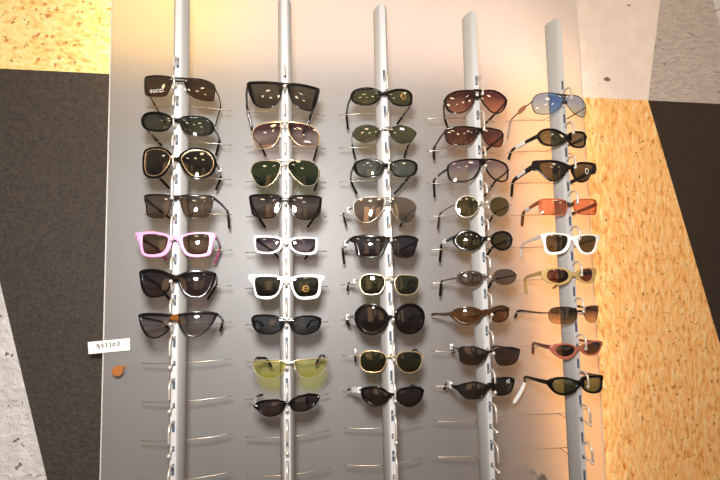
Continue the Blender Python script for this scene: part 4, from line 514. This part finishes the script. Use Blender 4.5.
        def size(f):
            if f<.75: h=h0+(h1-h0)*(f/.75)
            else: h=h1*(1+.15*math.sin((f-.75)/.25*math.pi*.5))
            if f>.97: h*=.75
            w=thin if f<.7 else thin*1.15
            return w*MM,h*MM/2
        def sec_for(fl):
            def sec(i_,t_):
                w,h=size(fl[i_]); return [(-w*.6,-h),(w*.6,-h),(w,-h*.6),(w,h*.6),(w*.6,h),(-w*.6,h),(-w,h*.6),(-w,-h*.6)]
            return sec
        tmat=(plastic(d['tc']) if 'tc' in d else fm)
        cut=len(path)-1
        if 'tipc' in d:
            lim=.66 if len(p)==3 else (.4 if 'yellow' in d['label'] else .7)
            cut=next(k for k,f in enumerate(fr_) if f>lim)
        b_=bmesh.new(); sweep(b_,path[:cut+1],sec_for(fr_[:cut+1])); tp=obj('temple',b_,tmat,g)
        # hinge block
        b_=bmesh.new(); hx=p[0].x; w_=.0016
        add_box(b_,(hx-w_-s*.001,p[0].y-.0005,p[0].z-min(h0,4)*MM*.4),(hx+w_-s*.001,p[0].y+.006,p[0].z+min(h0,4)*MM*.4))
        bmesh.ops.bevel(b_,geom=b_.edges[:],offset=.0005,segments=1,affect='EDGES')
        obj('hinge',b_,fm if kind=='metal' else M_silver if d['fc'][0]>200 else fm,tp)
        if cut<len(path)-1:
            b_=bmesh.new(); fl=fr_[cut:]
            def sec2(i_,t_):
                w,h=size(fl[i_]); w*=1.2 if kind=='plastic' else 1.7; h*=1.1
                return [(-w*.6,-h),(w*.6,-h),(w,-h*.6),(w,h*.6),(w*.6,h),(-w*.6,h),(-w,h*.6),(-w,-h*.6)]
            sweep(b_,path[cut:],sec2); obj('temple_tip',b_,plastic(d['tipc']),tp)
        if side in tagd:
            _,f0,f1,cname,hh=tagd[side]; hh*=1.2
            # fractions run along hinge -> bend
            bend=next(k for k,v in enumerate(L_) if v>=(e0-st).length*.98)/1.0
            lb_=L_[int(bend)]
            sel=[k for k,v in enumerate(L_) if f0*lb_<=v<=f1*lb_*1.02]
            if len(sel)<2: sel=[max(sel[0]-1,0) if sel else int(bend)-1,(sel[0] if sel else int(bend))+1]
            pp=[path[k] for k in sel]
            b_=bmesh.new(); hw=hh*MM/2; ww=thin*MM+.0009
            sweep(b_,pp,lambda i_,t_:[(-ww,-hw),(ww,-hw),(ww,hw),(-ww,hw)])
            obj('tag',b_,M_tag[cname],tp,False)
        if 'hang' in d and side=='L':
            A,Bq=[Vector(v)*MM for v in d['hang']]
            mid=A.lerp(Bq,.5)+Vector((.004,0,-.003))
            cv=[A.lerp(mid,t).lerp(mid.lerp(Bq,t),t) for t in [k/10 for k in range(11)]]
            b_=bmesh.new()
            sweep(b_,cv,lambda i_,t_:[(-.0003,-.0042),(.0003,-.0042),(.0003,.0042),(-.0003,.0042)] if 0<i_<10 else [(-.0003,-.0026),(.0003,-.0026),(.0003,.0026),(-.0003,.0026)],upref=Vector((0,1,0)))
            obj('tag',b_,M_tag['white'],tp,False)
    # stickers and lettering on lenses
    def onlens(side,x,z,lift):
        hit=lens_bvh[side].ray_cast(Vector((x*MM,-.2,z*MM)),Vector((0,1,0)))
        y=hit[0].y if hit[0] else ys(x)*MM
        return Vector((x*MM,y-lift,z*MM))
    def patch(bm_,side,poly_,lift,mi=0):
        f=bm_.faces.new([bm_.verts.new(onlens(side,x,z,lift)) for x,z in poly_]); f.material_index=mi
    def disc(bm_,side,x,z,r,rz,lift,mi,r_in=0,n=20):
        o_=[bm_.verts.new(onlens(side,x+r*math.cos(2*math.pi*k/n),z+rz*math.sin(2*math.pi*k/n),lift)) for k in range(n)]
        if r_in:
            q_=[bm_.verts.new(onlens(side,x+r*r_in*math.cos(2*math.pi*k/n),z+rz*r_in*math.sin(2*math.pi*k/n),lift)) for k in range(n)]
            for k in range(n): bm_.faces.new((o_[k],o_[(k+1)%n],q_[(k+1)%n],q_[k])).material_index=mi
        else:
            last=o_
            for fq in (.75,.5,.25):
                q_=[bm_.verts.new(onlens(side,x+r*fq*math.cos(2*math.pi*k/n),z+rz*fq*math.sin(2*math.pi*k/n),lift)) for k in range(n)]
                for k in range(n): bm_.faces.new((last[k],last[(k+1)%n],q_[(k+1)%n],q_[k])).material_index=mi
                last=q_
            c_=bm_.verts.new(onlens(side,x,z,lift))
            for k in range(n): bm_.faces.new((c_,last[k],last[(k+1)%n])).material_index=mi
    for side,x,z,k_,w,h in d.get('sticker',[]):
        b_=bmesh.new(); mats=[M_stick_dark,M_stick_gold,M_print,M_stick_red]
        def rect(x0,z0,x1,z1,l,mi):
            nx=max(1,int(abs(x1-x0)/1.2)); nz=max(1,int(abs(z1-z0)/1.2))
            vv=[[b_.verts.new(onlens(side,x0+(x1-x0)*a/nx,z0+(z1-z0)*c/nz,l)) for c in range(nz+1)] for a in range(nx+1)]
            for a in range(nx):
                for c in range(nz): b_.faces.new((vv[a][c],vv[a+1][c],vv[a+1][c+1],vv[a][c+1])).material_index=mi
        if k_=='round':
            disc(b_,side,x,z,w/2,h/2,.0003,0); disc(b_,side,x,z,w/2,h/2,.0005,1,.8)
            rect(x-w*.2,z-h*.03,x+w*.2,z+h*.05,.0006,1)
        elif k_=='ring': disc(b_,side,x,z,w/2,h/2,.0004,2,.7)
        elif k_=='plate':
            rect(x-w/2,z-h/2,x+w/2,z+h/2,.0003,2)
            if w>10:
                rect(x-w/2+.5,z-h/2+.5,x+w/2-.5,z+h/2-.5,.0005,0)
                for q in range(4): rect(x-w*.38+q*w*.2,z-h*.14,x-w*.38+q*w*.2+w*.13,z+h*.14,.0007,2)
        elif k_=='mark':
            for q in range(4): rect(x-w/2+q*w*.26,z-h*.3,x-w/2+q*w*.26+w*.19,z+h*.3,.0004,3)
            rect(x-w*.06,z-h*1.1,x+w*.1,z-h*.3,.0004,3)
        elif k_=='lines':
            for r_ in range(3):
                for q in range(3): rect(x-w/2+q*w*.34,z+h*(.3-r_*.36),x-w/2+q*w*.34+w*.26,z+h*(.44-r_*.36),.0004,2)
        obj('sticker',b_,mats,lenses[side],False)
    if 'text' in d:
        side,x,z,w=d['text']
        cu=bpy.data.curves.new('lettering','FONT'); cu.body='GUCCI'; cu.align_x='CENTER'; cu.align_y='CENTER'; cu.size=1.; cu.space_character=1.3; cu.resolution_u=3
        to_=bpy.data.objects.new('lettering',cu); COL.objects.link(to_); bpy.context.view_layer.update()
        me=bpy.data.meshes.new_from_object(to_.evaluated_get(bpy.context.evaluated_depsgraph_get()))
        bpy.data.objects.remove(to_)
        xs=[v.co.x for v in me.vertices]; sc=w/(max(xs)-min(xs))
        for v in me.vertices: v.co=onlens(side,x+v.co.x*sc,z+v.co.y*sc*1.15-v.co.x*sc*.0,.0004)
        me.materials.clear(); me.materials.append(M_print)
        o=bpy.data.objects.new('lettering',me); COL.objects.link(o); o.parent=lenses[side]
    return g
for d in GLASSES: make_pair(d)
NEAR={}      # where the front of each pair crosses the middle plane of its rail
for o in list(bpy.data.objects):
    if o.name.split('.')[0]!='sunglasses': continue
    i=round(o.location.x/.2); j=round((o.location.z-Z0-BALL[i][0])/BALL[i][1])
    zs=[c.location.z+v.co.z for c in o.children if c.type=='MESH' and c.name.split('.')[0] in ('frame','bridge','lens','lens_ring') for v in c.data.vertices if abs(v.co.x)<.0042]
    if zs: NEAR[(i,j)]=(min(zs),max(zs))
for i in range(5): rail(i)

# ---------------------------------------------------------------- light
def area(name,loc,target,size,power,col,shape='DISK',size_y=None):
    l=bpy.data.lights.new(name,'AREA'); l.shape=shape; l.size=size
    if size_y: l.size_y=size_y
    l.energy=power; l.color=col
    o=bpy.data.objects.new(name,l); COL.objects.link(o); o.location=loc
    o.rotation_euler=(Vector(target)-Vector(loc)).to_track_quat('-Z','Y').to_euler(); return o
area('camera_flash',(CAM[0]-.03,CAM[1]-.02,CAM[2]+.15),(.2,0,1.62),.11,FLASH,(1,.98,.955)).data.spread=math.radians(145)
for k,(x,y) in enumerate(((-.5,-1.9),(.9,-2.2),(-.6,-3.4),(.5,-3.3),(1.7,-3.5),(2.0,-1.5),(-1.5,-2.6))):
    area('ceiling_downlight',(x,y,2.95),(x,y,0),.38,DOWN,(1,.74,.46))
for (x,z,sx,sz,p,c) in GAP_FILL:  # lamps added between panel and wall so the wall colours glow through
    area('gap_fill_light',(x,PANEL_Y+.004,Z0+z),(x,WALL_Y,Z0+z),sx,p,c,'RECTANGLE',sz)
# wall washers just in front of the wall, then one added fill lamp
area('washer_or_fill',(-.35,-.35,2.98),(-.2,.27,2.0),.25,WASH,(1,.76,.44))
area('washer_or_fill',(1.15,-.35,2.98),(1.1,.27,1.7),.25,WASH*.6,(1,.76,.46))
area('washer_or_fill',(1.75,-.7,2.98),(1.22,.27,1.35),.25,ORANGE_FILL,(1,.84,.66)).data.spread=math.radians(70)  # fill lamp added to brighten the orange part of the wall
area('shop_doorway',(-1.4,-4.2,1.5),(.2,0,1.5),1.1,8,(1,.55,.25),'RECTANGLE',1.8)
for (x,z,sx,sz,p) in ((.9,1.35,.9,1.3,3.2),(2.0,1.5,.6,1.7,2.6),(-.2,1.9,.5,.9,1.3)):  # unseen warm rectangles added for the lenses to reflect
    area('reflection_fill',(x,-4.1,z),(x*.6,0,z),sx,p,(1,.62,.32),'RECTANGLE',sz)
W=bpy.data.worlds.new('shop_interior'); bpy.context.scene.world=W; W.use_nodes=True
nt=W.node_tree; bgd=nt.nodes['Background']
tc=nt.nodes.new('ShaderNodeTexCoord'); sp=nt.nodes.new('ShaderNodeSeparateXYZ'); nt.links.new(tc.outputs['Generated'],sp.inputs[0])
mr=nt.nodes.new('ShaderNodeMapRange'); mr.inputs[1].default_value=-1; mr.inputs[2].default_value=1; nt.links.new(sp.outputs['Z'],mr.inputs[0])
cr=nt.nodes.new('ShaderNodeValToRGB'); nt.links.new(mr.outputs[0],cr.inputs[0])
e=cr.color_ramp.elements; e[0].position=.25; e[0].color=(.085,.08,.078,1); e[1].position=.8; e[1].color=(.55,.53,.52,1)
nt.links.new(cr.outputs[0],bgd.inputs['Color']); bgd.inputs['Strength'].default_value=WORLD

# ---------------------------------------------------------------- camera
cam=bpy.data.cameras.new('camera'); co=bpy.data.objects.new('camera',cam); COL.objects.link(co)
cam.sensor_width=36; cam.lens=FPX/720*36; cam.clip_start=.02
r,u,f=[Vector(v) for v in CAMR]
M=Matrix.Identity(4)
for k in range(3): M[k][0]=r[k]; M[k][1]=u[k]; M[k][2]=-f[k]; M[k][3]=CAM[k]
co.matrix_world=M
sc=bpy.context.scene; sc.camera=co
sc.view_settings.view_transform='Standard'; sc.view_settings.look='None'; sc.view_settings.exposure=.1
sc.cycles.max_bounces=12; sc.cycles.transparent_max_bounces=24; sc.cycles.use_denoising=True
